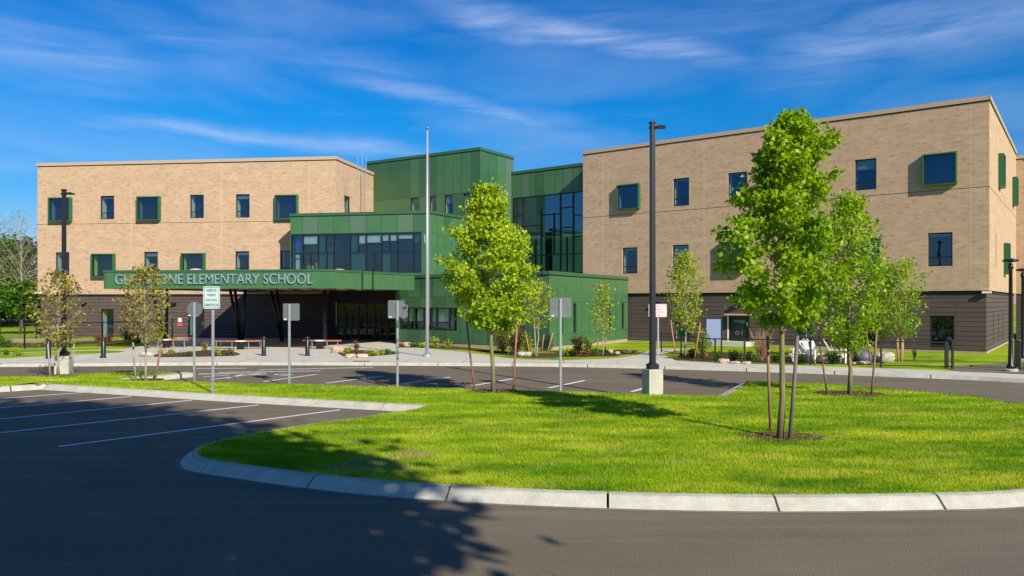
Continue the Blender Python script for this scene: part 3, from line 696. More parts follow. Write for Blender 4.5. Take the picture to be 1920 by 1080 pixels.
for x in X[1:-1]:
    if x in full: vert.append((uq(x), 4.7, 10.3))
    else:
        k = rnd.choice([(4.7,7.2),(7.2,10.3),(6.0,9.0),(4.7,6.0),(8.2,10.3)]); vert.append((uq(x), *k))
        if rnd.random() < .5 and k[0] > 5: vert.append((uq(x), 4.7, 6.0))
brk = [957.5,980,1014,1050,1074,1090]
for a, c in zip(brk, brk[1:]):
    for v in ((6.0, 7.2, 9.0), (6.0,7.6,8.2), (6.0,7.4,8.9), (6.0,7.9,9.3), (6.0,7.2,8.7))[brk.index(a)]: hor.append((v, uq(a), uq(c)))
M['glass3'] = glass_mat('recess_glass', (.5,.8,1.0), .24, (.74,.88,.82), wave=.15)
cu = curtain(WC, ch, vert, hor, t=.075, glass='glass3')
mb = MB(); wbox(mb, WC, .2, WC.L-.2, -2.4, -.25, 7.3, 7.42); mb.build('floor_slab', M['mint'], cu)

# two storey green bay over the canopy
M1, M2, M3 = (-14.7,50.9), (-5.25,49.1), (-2.84,53.1)
WM = Wall(M1, M2); WMr = Wall(M2, M3); WMl = Wall((-14.2,53.0), M1)
mr = WM.rect(546,439,790,511); mr = (.05, mr[1], 4.5, 7.1)
cx = [0]+[WM.uz(x, 440)[0] for x in (567.5,596,626,656,686,715,745,775,803)]+[WM.L]
mbb = cladding('green_wall', WM, 4.2, 8.3, [c for c in cx[:-1]]+[WM.L], [7.12], [mr], 11, wts=(5,1,0))
# grey-green accents
for a in (1, 4, 7):
    mb = MB(); mb.face([WM.P(cx[a]+.01,.003,7.14), WM.P(cx[a+1]-.01,.003,7.14), WM.P(cx[a+1]-.01,.003,8.28), WM.P(cx[a]+.01,.003,8.28)]); mb.build('accent_panel', M['green3'], SB)

cladding('green_wall', WMr, 4.2, 8.3, even(0, WMr.L, .8), [[7.1],[6.9,5],[7.4,6.2],[5.2]], [], 12, wts=(6,1,1)); cladding('green_wall', WMl, 4.2, 8.3, even(0, WMl.L, 1), [], [], 13)
for q in (WM, WMr, WMl): coping(q, 8.3, .18, .05, 'green2')
mb = MB(); mb.face([(*M1,8.2),(*M2,8.2),(*M3,8.2),(-11,59.5,8.2),(-14,53,8.2)]); mb.build('roof', M['roof'], SB)
def um(x): return WM.uz(x, 470)[0]
vv = [(um(x), 4.55, 7.05) for x in (567.5,596,626,656,686,715,745,775)]
vv += [(um(611),5.85,7.05),(um(671),5.85,7.05),(um(730),5.85,7.05),(um(582),4.55,5.85),(um(701),4.55,5.85),(um(612),4.55,5.85)]
hh = [(5.85, mr[0], mr[1]), (6.4, um(567.5), um(596)), (6.4, um(611), um(626)), (5.0, um(626), um(656)), (5.0, um(701), um(715)), (5.0, um(745), um(775)), (6.4, um(775), um(790)), (6.4,um(686),um(715))]
cw = curtain(WM, mr, vv, hh, depth=3.0)
mb = MB()
for a, c, lo in ((568,595,6.45),(672,685,6.45),(687,714,6.5),(716,729,6.6),(731,744,6.6),(746,774,6.72)): mb.face([WM.P(um(a),-.17,lo), WM.P(um(c),-.17,lo), WM.P(um(c),-.17,6.98), WM.P(um(a),-.17,6.98)])
mb.build('blind', M['blind'], cw)
mb = MB()
mb.face([WM.P(um(548),-.5,4.55), WM.P(um(556),-.5,4.55), WM.P(um(556),-.5,5.8), WM.P(um(548),-.5,5.8)]); wbox(mb, WM, um(584), um(612), -.6, -.45, 4.55, 4.75)
mb.build('room_screen', M['blind'], cw)
mb = MB()
for a, c, lo, hi_ in ((657,671,5.87,7.04),(657,685,4.56,5.83),(598,611,5.87,7.04),(597,625,4.56,5.83),(776,789,6.42,7.04),(716,729,4.56,5.83)): mb.face([WM.P(um(a),-.17,lo), WM.P(um(c),-.17,lo), WM.P(um(c),-.17,hi_), WM.P(um(a),-.17,hi_)])
mb.build('spandrel', pmat('spandrel', (.05,.12,.09), rough=.6), cw)
mb = MB(); wbox(mb, WM, um(568), um(580), -1.0, -.55, 4.55, 5.05); mb.build('seating', M['lime'], cw)
mb = MB(); wbox(mb, WM, um(549), um(563), -.6, -.4, 5.85, 7.05); mb.build('room_banner', pmat('blue_banner', (.02,.14,.55), rough=.7), cw)

# single storey green block
G1, G2, G3 = (-6.97,46.05), (1.9,39.4), (7.36,48.8)
WG = Wall(G1, G2); WGr = Wall(G2, G3); WGl = Wall((-7.3,49.6), G1); ZG = 4.04
gb = WG.rect(750,577,857,625); gb = (gb[0], gb[1], 1.0, 2.3); gn = [(WG.uz(x,600)[0]-.22, WG.uz(x,600)[0]+.22, 1.0, 2.6) for x in (940,976)]
cladding('green_wall', WG, .3, ZG, even(0, WG.L, 1.0), [2.9], [gb]+gn, 21, wts=(5,3,0))
for r in gn: window(WG, r, 'mint', sash=.4, reveal='gframe')
u0, u1 = gb[0], gb[1]
vs_ = [(u0+(u1-u0)*k, 1.05, 2.25) for k in (.13,.26,.42,.55,.64,.86,.95)]
cg = curtain(WG, gb, vs_, [(1.45,u0+(u1-u0)*.26,u0+(u1-u0)*.42),(1.45,u0+(u1-u0)*.64,u0+(u1-u0)*.86),(1.95,u0,u0+(u1-u0)*.13)], name='ribbon_window', depth=1.5)
mb = MB()
for a, c in ((.0,.13),(.14,.25),(.28,.40),(.55,.64),(.66,.85)): mb.face([WG.P(u0+(u1-u0)*a,-.18,1.5), WG.P(u0+(u1-u0)*c,-.18,1.5), WG.P(u0+(u1-u0)*c,-.18,2.25), WG.P(u0+(u1-u0)*a,-.18,2.25)])
mb.build('blind', pmat('green_blind', (.42,.55,.45), rough=.8), cg)
gnr = [(WGr.uz(x,600)[0]-.2, WGr.uz(x,600)[0]+.2, .95, 2.55) for x in (1053,1078,1144,1168)]
cladding('green_wall', WGr, .3, ZG, even(0, WGr.L, .95), [[2.62,.9]], gnr, 22, wts=(8,0,0))
for r in gnr: window(WGr, r, 'mint', sash=.4, reveal='gframe')
cladding('green_wall', WGl, .3, ZG, even(0, WGl.L, 1), [], [], 23)
for q in (WG, WGr, WGl): coping(q, ZG, .18, .05, 'green2')
mb = MB(); wbox(mb, WG, .0, WG.L, -.2, -.03, -.1, .3); wbox(mb, WGr, 0, WGr.L, -.2, -.03, -.1, .3); mb.build('foundation', M['gravel'], SB)
mb = MB(); mb.face([(*G1,3.98),(*G2,3.98),(*G3,3.98),(*R1,3.98),(5.9,52.5,3.98),(0,57.1,3.98),(-2.8,53.1,3.98),(-7.3,52,3.98),(-7.3,49.6,3.98)]); mb.build('roof', M['roof'], SB)

# entrance under the canopy
WE0 = Wall((-12.6,52.7), (-11.6,50.45)); WE = Wall((-11.6,50.45), (-7.3,49.6))
eh = (.05, WE.L-.15, .13, 2.55)
dkm = pmat('charcoal_panel', (.018,.017,.02), rough=.7)
wall('entrance_wall', WE0, -.1, 4.3, [], dkm); wall('entrance_wall', WE, -.1, 4.3, [eh], dkm)
u0, u1 = eh[0], eh[1]; mb = MB(); ring(mb, WE, eh, .09, -.14, -.02)
W5 = [u0+(u1-u0)*k for k in (.13,.37,.5,.62,.85)]
for u in W5: wbox(mb, WE, u-.05, u+.05, -.13, -.03, .13, 2.5)
wbox(mb, WE, u0+.09, u1-.09, -.125, -.035, 2.0, 2.1)
ef = mb.build('entrance_screen', M['frame'], SB)
mb = MB(); mb.face([WE.P(u0,-.09,.13), WE.P(u1,-.09,.13), WE.P(u1,-.09,2.55), WE.P(u0,-.09,2.55)]); mb.build('pane', M['glassd'], ef)
mb = MB()
for a, c in ((.15,.25),(.25,.36),(.63,.73),(.73,.84)):
    ring(mb, WE, (u0+(u1-u0)*a, u0+(u1-u0)*c, .14, 1.98), .06, -.08, -.02); wbox(mb, WE, u0+(u1-u0)*a+.06, u0+(u1-u0)*c-.06, -.07, -.0, 1.0, 1.06)
mb.build('door_leaf', M['black'], ef)
lining(WE, eh, -.16, -2.5, 'roomw', ef)

# canopy
F0, F1, F2, F3 = (-21.0,39.5), (-9.1,38.1), (-5.6,44.1), (-17.5,53.0)
CAN = MB()
cpoly = [F0, F1, F2, (-6.85,45.95), (-7.25,49.55), (-11.55,50.4), (-12.6,52.5), F3]
CAN.face([(x, y, 4.12) for x, y in cpoly]); 
can = CAN.build('canopy', M['roof'], SB)
mb = MB(); mb.face([(x, y, 3.36) for x, y in cpoly[::-1]]); mb.build('soffit', M['wood'], can)
WF = Wall(F0, F1); WF2 = Wall(F1, F2); WF3 = Wall(F3, F0)
mbf = MB()
def fasc(W, a, c, m): wbox(mbf, W, a+.006, c-.006, -.12, .0, 3.30, 4.14, m)
for a, c in ((0, .01), (.01, W_:=WF.L-.9), (W_, WF.L-.0)): 
    if c-a > .05: fasc(WF, a, c, 0)
cc = even(0, WF2.L, .95, 0)
for i, (a, c) in enumerate(zip(cc, cc[1:])): fasc(WF2, a, c, 0)
for a, c in zip(even(0, WF3.L, 1.2), even(0, WF3.L, 1.2)[1:]): fasc(WF3, a, c, 1)
for q in (WF, WF2, WF3): wbox(mbf, q, -.02, q.L+.02, -.15, .03, 4.14, 4.25, 1); wbox(mbf, q, 0.01, q.L-.01, -.10, -.015, 3.31, 4.13, 2)
gu = WF2.uz(679, 530)[0]; wbox(mbf, WF2, gu-.05, gu+.05, -.05, .035, 3.28, 4.27, 2)
mbf.build('fascia', [M['green'], M['green2'], M['seam']], can)
def text(s, size, extrude, mat, name, parent, place, width=None, align='CENTER', bold=0):
    cu = bpy.data.curves.new('txt', 'FONT'); cu.body = s; cu.size = size; cu.extrude = extrude; cu.align_x = align; cu.offset = bold
    o = bpy.data.objects.new('txt', cu); COL.objects.link(o); bpy.context.view_layer.update()
    me = bpy.data.meshes.new_from_object(o.evaluated_get(bpy.context.evaluated_depsgraph_get())); bpy.data.objects.remove(o)
    xs = [v.co.x for v in me.vertices]; x0, x1 = min(xs), max(xs); k = (width/(x1-x0)) if width else 1
    o_, ex, ey, en = place               # origin, text-right, text-up, outward
    po = Vector(parent['o'])
    for v in me.vertices:
        x = (v.co.x-(x0 if align == 'LEFT' else (x0+x1)/2))*k; v.co = Vector(o_)+ex*x+ey*v.co.y+en*v.co.z-po
    me.name = name; me.materials.clear(); me.materials.append(mat); ob = bpy.data.objects.new(name, me); COL.objects.link(ob); ob.parent = parent; ob['o'] = tuple(po)
    return ob
ua = WF.uz(218, 525)[0]; ub = WF.uz(587, 525)[0]; Zu = Vector((0,0,1))
text('GLADSTONE ELEMENTARY SCHOOL', .74, .03, M['letter'], 'lettering', can, (WF.P(ua, .06, 3.53), WF.d, Zu, WF.n), width=ub-ua, align='LEFT', bold=-.004)
def column(p, q, r=.11): mb = MB(); mb.tube([p, q], r, 10); return mb.build('column', M['black'], can, smooth=True)
YC = 47.0
for a, c, Y in ((435,450,45.5),(444,452,45.8),(463,455,45.5),(290,310,43),(318,311,43.3),(511,528,48.5),(522,530,48.8),(608.5,608.5,43.5)):
    column((PX(c,Y), Y, .12), (PX(a,Y), Y-.3 if a != c else Y, 3.36), .085 if a != c else .12)
mb = MB()
for i in range(9):
    for j in range(2):
        x = -17+i*1.05+j*.5; y = 42.5+j*3.2+i*.1; mb.box((x, y, 3.335), (.5,.12,.02))
mb.build('ceiling_light', M['blind'], can)
for x, Y in ((367,46),(840-15,49)):
    if x > 700: x, Y = 636, 46.5
    mb = MB(); c = (PX(x,Y), Y, 4.12)
    mb.lathe(c, [(.62,0),(.62,.12),(.58,.14),(.55,.26),(.46,.38),(.3,.47),(.12,.51),(.01,.52)], 20); mb.build('skylight', M['dome'], can, smooth=True)
# wall fittings
def wall_lamp(W, px, py, m='black', s=.16):
    u, z = W.uz(px, py); mb = MB(); wbox(mb, W, u-s, u+s, 0, .14, z-.07, z+.07); wbox(mb, W, u-s*.8, u+s*.8, .13, .26, z-.05, z+.03); mb.build('wall_lamp', M[m], SB)
wall_lamp(BL, 159, 569.5); wall_lamp(BL, 327, 569.5); wall_lamp(BR, 1232, 568, 'black', .2); wall_lamp(BR, 1384, 571, 'black', .2)
u, z = WR.uz(1856, 548); mb = MB(); wbox(mb, WR, WR.L-.30, WR.L+.08, -.1, .10, z-.05, z+.05); mb.build('security_camera', M['white'], SB)
mb = MB(); u, z = WL.uz(70, 549); wbox(mb, WL, -.1, .35, -.1, .2, z-.06, z+.06); mb.build('security_camera', M['white'], SB)
mb = MB(); u0, z = BR.uz(1378, 588); wbox(mb, BR, d1[0]-.12, d1[1]+.12, 0, .5, d1[3]+.02, d1[3]+.12); mb.build('door_canopy', M['coping'], SB)
mb = MB(); mb.face([BR.P(d1[0]+.22,-.13,d1[2]+1.05), BR.P(d1[1]-.28,-.13,d1[2]+1.05), BR.P(d1[1]-.28,-.13,d1[3]-.25), BR.P(d1[0]+.22,-.13,d1[3]-.25)]); mb.build('blind', pmat('door_blind', (.16,.5,.33), rough=.8), dd)
mb = MB(); wbox(mb, BR, d1[0]-.1, d1[0]-.02, 0, .03, d1[2], d1[3]); mb.build('door_jamb', M['white'], SB)
mb = MB(); wbox(mb, BR, d1[0]-.5, d1[1]+.3, 0, 1.4, .1, .35); mb.build('door_step', M['concrete'], SB)
for r, t, mm in (((334,596,341,604),'NO','signw'),((333,606,342,611),'','signr')):
    q = BL.rect(*r); mb = MB(); wbox(mb, BL, q[0], q[1], 0, .02, q[2], q[3]); mb.build('wall_notice', M[mm], SB)
text('01', .36, .004, M['alu'], 'door_number', dd, (BR.P((d1[0]+d1[1])/2-.05, -.09, d1[2]+.35), BR.d, Zu, BR.n), width=.42)

# ------------------------------------------------------------ other built things
g = thing('flagpole', 'tall tapering white metal flagpole without a flag beside the green block', 'flagpole', tuple(G(801,668,ZF)))
gp = Vector(g['o']); mb = MB(); mb.tube([gp, gp+Vector((0,0,5)), gp+Vector((0,0,10.40))], [.082,.072,.035], 12); mb.build('pole', pmat('pole_white', (.46,.48,.50), rough=.35, metal=.35), g, smooth=True)
mb = MB(); mb.lathe(gp, [(.24,0),(.22,.05),(.15,.11),(.1,.15)], 16); mb.build('base_collar', M['galv'], g, smooth=True)
mb = MB(); mb.lathe(gp+Vector((0,0,10.40)), [(.02,0),(.07,.04),(.075,.1),(.04,.16),(.01,.18)], 10); mb.build('finial', M['alu'], g, smooth=True)
mb = MB(); mb.tube([gp+Vector((.10,0,1.4)), gp+Vector((.12,0,6)), gp+Vector((.06,0,10.4))], .008, 5); mb.tube([gp+Vector((-.10,0,5.2)), gp+Vector((-.12,0,5.6))], .03, 6); mb.build('halyard', M['galv'], g)

am = thing('antenna_mast', 'slim galvanised lattice radio mast with three whip aerials on the green bay roof', 'antenna', (PX(679,51.6), 51.6, 8.2))
p0 = Vector(am['o']); mb = MB(); s = .16; Ht = 3.05
L = [Vector((s*math.cos(a), s*math.sin(a), 0)) for a in (0.3, 2.4, 4.5)]
for q in L: mb.tube([p0+q, p0+q+Vector((0,0,Ht))], .016, 5)
k = 0
while k*.3 < Ht-.3:
    for i in range(3): mb.tube([p0+L[i]+Vector((0,0,k*.3)), p0+L[(i+1)%3]+Vector((0,0,(k+1)*.3))], .01, 4)
    k += 1
mb.build('lattice', M['alu'], am)
for i, (dx, z0, h) in enumerate(((-.28,2.75,1.55),(.0,3.0,1.6),(.28,2.75,1.5))):
    mb = MB(); mb.tube([p0+Vector((dx,0,z0)), p0+Vector((dx,0,z0+h))], .022, 5); mb.bar(p0+Vector((0,0,z0+.05)), p0+Vector((dx+.01,0,z0+.05)), .03, .03); mb.build('aerial', M['galv'], am)

def lamp_post(px, py, top, rz, s, hb, label, arm=1):
    c = G(px, py, .15); Y = c.y; t = thing('lamp_post', label, 'street lamp', tuple(c), 'tall parking lot lamps')
    z1 = H+(567-top)/F*Y; zb = .15+hb
    mb = MB(); q = s/2; ch = .03; P = []
    for z, k in ((.0, 1), (zb-.03, 1), (zb, .93)):
        for a in range(8):
            sx = (1,1,-1,-1,-1,-1,1,1)[a]; sy = (-1,1,1,1,1,-1,-1,-1)[a]
            x = q*sx*k-(ch*sx if a in (2,3,6,7) and a in (2,7) else 0); y = q*sy*k
            P.append((c.x+x*math.cos(rz)-y*math.sin(rz), c.y+x*math.sin(rz)+y*math.cos(rz), z))
    mb2 = MB(); mb2.box((c.x, c.y, 0), (s, s, zb-.03), 0, rz)
    top8 = []
    for z, k in ((zb-.03, 1), (zb, .93)):
        for sx, sy in ((-1,-1),(1,-1),(1,1),(-1,1)):
            x, y = q*sx*k, q*sy*k; top8.append((c.x+x*math.cos(rz)-y*math.sin(rz), c.y+x*math.sin(rz)+y*math.cos(rz), z))
    mb2.hexa(top8); mb2.build('concrete_base', M['kerbc'], t)
    mb = MB(); mb.box((c.x, c.y, zb), (s*.62, s*.62, .14), 0, rz); mb.box((c.x, c.y, zb+.14), (s*.42, s*.42, .03), 0, rz); mb.build('base_cover', M['black'], t)
    mb = MB(); r = .065
    for (za, zc, r) in ((zb+.17, z1-.05, .062),):
        P = []
        for z, rr_ in ((za, r*1.05), (zc, r*.88)):
            for sx, sy in ((-1,-1),(1,-1),(1,1),(-1,1)): x, y = sx*rr_, sy*rr_; P.append((c.x+x*math.cos(rz)-y*math.sin(rz), c.y+x*math.sin(rz)+y*math.cos(rz), z))
        mb.hexa(P)
    mb.box((c.x, c.y, z1-.05), (.15,.15,.05), 0, rz); mb.build('pole', M['black'], t)
    hd = MB(); e = Vector((arm, -.15, 0)).normalized(); p = Vector((c.x, c.y, z1-.16)); hd.bar(p-e*.1, p+e*.14, .09, .06)
    hd.bar(p+e*.12, p+e*.34, .22, .05); hd.bar(p+e*.14+Vector((0,0,.03)), p+e*.28+Vector((0,0,.03)), .12, .03); hd.build('lamp_head', M['black'], t)
    return t
lamp_post(1223.5, 738, 228, R(18), .41, .66, 'tall black lamp post on square concrete base at the edge of the right grass')
lamp_post(120, 698, 355, R(10), .46, .58, 'tall black lamp post on concrete base behind a young tree at far left')

def path_lamp(px, py, top, label):
    c = G(px, py, ZF); z1 = H+(567-top)/F*c.y; t = thing('path_lamp', label, 'street lamp', tuple(c), 'black footpath lamps by the right wing')
    mb = MB(); mb.lathe(c, [(.24,-.02),(.24,.07),(.2,.09)], 14); mb.build('footing', M['kerbc'], t)
    mb = MB(); mb.lathe(c, [(.13,.09),(.13,.2),(.085,.26),(.07,1.0),(.06,z1-c.z-.35),(.10,z1-c.z-.3),(.05,z1-c.z-.12)], 12); mb.build('pole', M['black'], t, smooth=True)
    mb = MB(); mb.lathe(c, [(.05,z1-c.z-.1),(.26,z1-c.z-.06),(.27,z1-c.z-.02),(.2,z1-c.z+.02),(.04,z1-c.z+.05)], 16); mb.build('lamp_head', M['black'], t, smooth=True)
path_lamp(1895, 696, 487, 'nearer black round topped path lamp beside the fence gate at right edge')
path_lamp(1918, 676, 505, 'farther black round topped path lamp cut by the right picture edge')

def bollard(px, py, label):
    c = G(px, py, ZF); t = thing('bollard', label, 'bollard', tuple(c), 'black bollards along the plaza')
    mb = MB(); mb.lathe(c, [(.115,0),(.115,.04),(.10,.05),(.10,.72),(.085,.74),(.085,.77),(.105,.78),(.10,.85),(.06,.90),(.01,.915)], 18); mb.build('post', M['black'], t, smooth=True)
    mb = MB(); mb.lathe(c, [(.14,0),(.14,.015),(.12,.02)], 18); mb.build('base_ring', M['black'], t)
for x, y, l in ((91,672,'black bollard beside the left lamp post base'),(194,671,'black bollard at the tip of the grass tongue'),(494.5,667,'black bollard between the wooden benches and the plant bed'),(576.5,667,'black bollard next to the bench before the entrance')): bollard(x, y, l)

# road signs
def sign_post(px, py, x0, y0, x1, y1, label, kind, z=.15, shape='rect', group='sign posts round the parking bays', rz=0):
    c = G(px, py, z); Y = c.y; t = thing('road_sign', label, 'sign', tuple(c), group)
    zt = H+(567-y0)/F*Y; zb = H+(567-y1)/F*Y; xa = (x0-960)/F*Y; xb = (x1-960)/F*Y; wd = xb-xa; cx = (xa+xb)/2
    front = kind != 'back'; mb = MB()
    # U-channel post, perforated look from flanges
    yo = .03 if front else -.03
    topz = zt-.06 if front else zt-.02
    mb.box((c.x, c.y, z-.1), (.022,.012, topz-z+.1)); 
    for sx in (-1,1): mb.box((c.x+sx*.018, c.y+.010, z-.1), (.014,.03, topz-z+.1)); mb.box((c.x+sx*.031, c.y+.024, z-.1), (.014,.006, topz-z+.1))
    mb.box((c.x, c.y+.02, z-.1), (.05,.02,.55))
    mb.build('post', M['galv'], t)
    yp = c.y-.035 if front else c.y+.045; ca, sa = math.cos(rz), math.sin(rz)
    mb = MB(); n = 8
    if shape == 'rect':
        r = .04; pts = []
        for sx, sy, a0 in ((1,-1,-90),(1,1,0),(-1,1,90),(-1,-1,180)):
            for k in range(4): a = R(a0+k*30); pts.append((sx*(wd/2-r)+r*math.cos(a), sy*((zt-zb)/2-r)+r*math.sin(a)))
    else:
        rr_ = wd/2/math.cos(R(22.5)); pts = [(rr_*math.cos(R(22.5+45*k)), rr_*math.sin(R(22.5+45*k))) for k in range(8)]
    zc = (zt+zb)/2; fr = [(cx+x*ca, yp-.004+x*sa, zc+y) for x, y in pts]; bk = [(cx+x*ca, yp+.004+x*sa, zc+y) for x, y in pts]
    mb.face(fr, 0); mb.face(bk[::-1], 1)
    for i in range(len(pts)): j = (i+1) % len(pts); mb.face([fr[j], fr[i], bk[i], bk[j]], 1)
    fm = {'green': 'signw', 'red': 'signw2', 'back': 'alu', 'dark': 'barkd'}[kind]
    pl = mb.build('sign_plate', [M[fm], M['alu']], t)
    ex = Vector((ca, sa, 0)); en = Vector((0,-1,0)); h = zt-zb
    def border(m, tk, insx):
        mb = MB(); a, e = wd/2-insx, h/2-insx
        for x0_, x1_, y0_, y1_ in ((-a,a,e-tk,e),(-a,a,-e,-e+tk),(-a,-a+tk,-e+tk,e-tk),(a-tk,a,-e+tk,e-tk)):
            mb.face([(cx+x0_, yp-.007, zc+y0_), (cx+x1_, yp-.007, zc+y0_), (cx+x1_, yp-.007, zc+y1_), (cx+x0_, yp-.007, zc+y1_)])
        mb.build('border', M[m], pl)
    if kind == 'green':
        border('signg', .014, .02)
        for s, k, wdt in (('RESERVED', .27, .60), ('PARKING', .06, .50), ('FOR SCHOOL', -.165, .68), ('ADMINISTRATORS', -.385, .82)):
            text(s, h*.17, .0005, M['signg'], 'sign_text', pl, (Vector((cx, yp-.008, zc+h*k)), ex, Zu, en), width=wd*wdt, bold=.002)
    if kind == 'red':
        border('signr', .007, .015)
        for s, k, wdt, ox in (('NO', .25, .22, 0), ('PARKING', .05, .5, 0), ('(STANDING)', -.16, .66, 0), ('ZONE', -.38, .28, 0)):
            text(s, h*.13, .0005, M['signr'], 'sign_text', pl, (Vector((cx+ox*wd, yp-.008, zc+h*k)), ex, Zu, en), width=wd*wdt*.9, bold=0)
    if kind == 'back':
        mb = MB(); mb.face([(cx-wd/2+.03, yp-.0065, zb+.03), (cx-wd/2+.11, yp-.0065, zb+.03), (cx-wd/2+.11, yp-.0065, zb+.06), (cx-wd/2+.03, yp-.0065, zb+.06)]); mb.build('sticker', M['blind'], pl)
        mb = MB()
        for z_ in (zt-.1, zb+.1): mb.box((c.x, c.y-.012, z_), (.02,.012,.02))
        mb.build('bolt', M['galv'], t)
    return t
sign_post(398.5, 737, 382, 537, 413.5, 579, 'white and green reserved parking sign facing the camera on a steel post', 'green')
sign_post(363.5, 713, 350, 566, 378, 594, 'dark octagonal sign seen from behind left of the reserved parking sign', 'back', shape='oct')
sign_post(542, 716, 530, 569, 561, 601, 'grey back of a small sign in front of the dark entrance wall', 'back')
sign_post(745, 719.5, 727, 563, 764.5, 597, 'grey back of a sign in front of the entrance doors', 'back')
sign_post(1051, 728, 1032, 558.5, 1071.5, 595, 'grey back of a sign in front of the green corner block', 'back')
sign_post(1234, 674, 1216, 570, 1250, 594.5, 'white sign with red lettering behind the tall lamp post', 'red', z=ZF)

# benches round the columns
def bench(px, py, w1, w2, a1, a2, label):
    c = G(px, py, ZF); t = thing('wooden_bench', label, 'bench', tuple(c), 'angled wooden benches on the plaza')
    for wdt, ang in ((w1, a1), (w2, a2)):
        e = Vector((math.cos(ang), math.sin(ang), 0)); f = Vector((-e.y, e.x, 0)); s0 = c+e*.12
        mb = MB()
        for k in range(5):
            o = f*(-.22+k*.11); mb.bar(s0+o+Vector((0,0,.43)), s0+o+e*wdt+Vector((0,0,.43)), .095, .05)
        mb.build('seat', M['benchwood'], t)
        for d in (.25, wdt-.2):
            mb = MB(); q = s0+e*d
            for sgn in (-1,1): mb.bar(q+f*.2*sgn, q+f*.2*sgn+Vector((0,0,.40)), .03, .03)
            mb.bar(q-f*.2+Vector((0,0,.39)), q+f*.2+Vector((0,0,.39)), .03, .03); mb.bar(q-f*.2+Vector((0,0,.12)), q+f*.2+Vector((0,0,.12)), .02, .02); mb.build('leg', M['galv'], t)
    mb = MB(); mb.lathe(c, [(.2,0),(.22,.40),(.22,.41)], 14); mb.build('hub', M['black'], t, smooth=True)
    mb = MB(); mb.lathe(c, [(.30,.41),(.32,.43),(.32,.455),(.28,.465)], 14); mb.build('hub_top', M['white'], t)
bench(312, 652, 1.0, 1.0, R(175), R(18), 'wooden bench with white hub behind the second young tree')
bench(451, 655, 1.35, 1.1, R(170), R(32), 'long wooden bench behind the reserved parking sign post')
bench(600, 654, .9, 1.0, R(150), R(12), 'wooden bench right of the bollard before the entrance')

# fences
def fence(pts, hgt, label, post_w=.06, infill='mesh', z=ZF, toph=True):
    t = thing('metal_fence', label, 'fence', tuple(pts[0]))
    for p in pts: mb = MB(); mb.box((p[0], p[1], z-.05), (post_w, post_w, hgt+.08)); mb.build('fence_post', M['black'], t)
    mb = MB()
    for p, q in zip(pts, pts[1:]):
        p = Vector((p[0], p[1], z)); q = Vector((q[0], q[1], z)); mb.bar(p+Zu*hgt, q+Zu*hgt, .045, .045)
    mb.build('rail', M['black'], t); mb = MB()
    for p, q in zip(pts, pts[1:]):
        p = Vector((p[0], p[1], z)); q = Vector((q[0], q[1], z)); mb.bar(p+Zu*.08, q+Zu*.08, .03, .03)
    mb.build('rail', M['black'], t)
    mb = MB()
    for p, q in zip(pts, pts[1:]):
        p = Vector((p[0], p[1], z)); q = Vector((q[0], q[1], z)); L = (q-p).length; n = int(L/.12); e = (q-p)/max(n, 1)
        for i in range(n+1):
            a = p+e*i+Zu*.09; top_ = min(hgt-.1, 9)
            if infill == 'mesh':
                for sgn in (-1, 1):
                    d = (q-p).normalized()*(hgt-.1)*sgn*.55; b2_ = a+d+Zu*(hgt-.1)
                    tt = (b2_-p).dot((q-p).normalized())
                    if 0 <= tt <= L: mb.tube([a, b2_], .0022, 3, cap=False)
            else: mb.tube([a, a+Zu*(hgt-.1)], .008, 4, cap=False)
    mb.build('wire_mesh', M['black'], t)
    return t
gz = lambda x, y: G(x, y, ZF)
fence([gz(1341,680), gz(1396,681), gz(1520,684), gz(1652,688.5), gz(1773,691)], .98, 'black wire mesh fence along the right sidewalk')
fence([gz(1341,679), gz(1317,674), gz(1277,668), gz(1240,660)], .95, 'short black wire mesh fence running back beside the small young tree')
fence([gz(1786,691.5), gz(1776,690)], 1.05, 'paired black fence posts at the end of the sidewalk fence', post_w=.07)
fence([gz(1904,690), gz(1912,694), gz(1990,696)], 1.05, 'black picket fence section next to the right path lamp', infill='bar')
fence([gz(46,662-8), gz(132,652), gz(192,649), gz(258,644), gz(323,637.5)], 1.35, 'low black fence in front of the left wing')
fence([gz(-260,640), gz(-120,638), gz(0,636), gz(68,635)], 1.3, 'black fence at the edge of the woods', infill='bar')

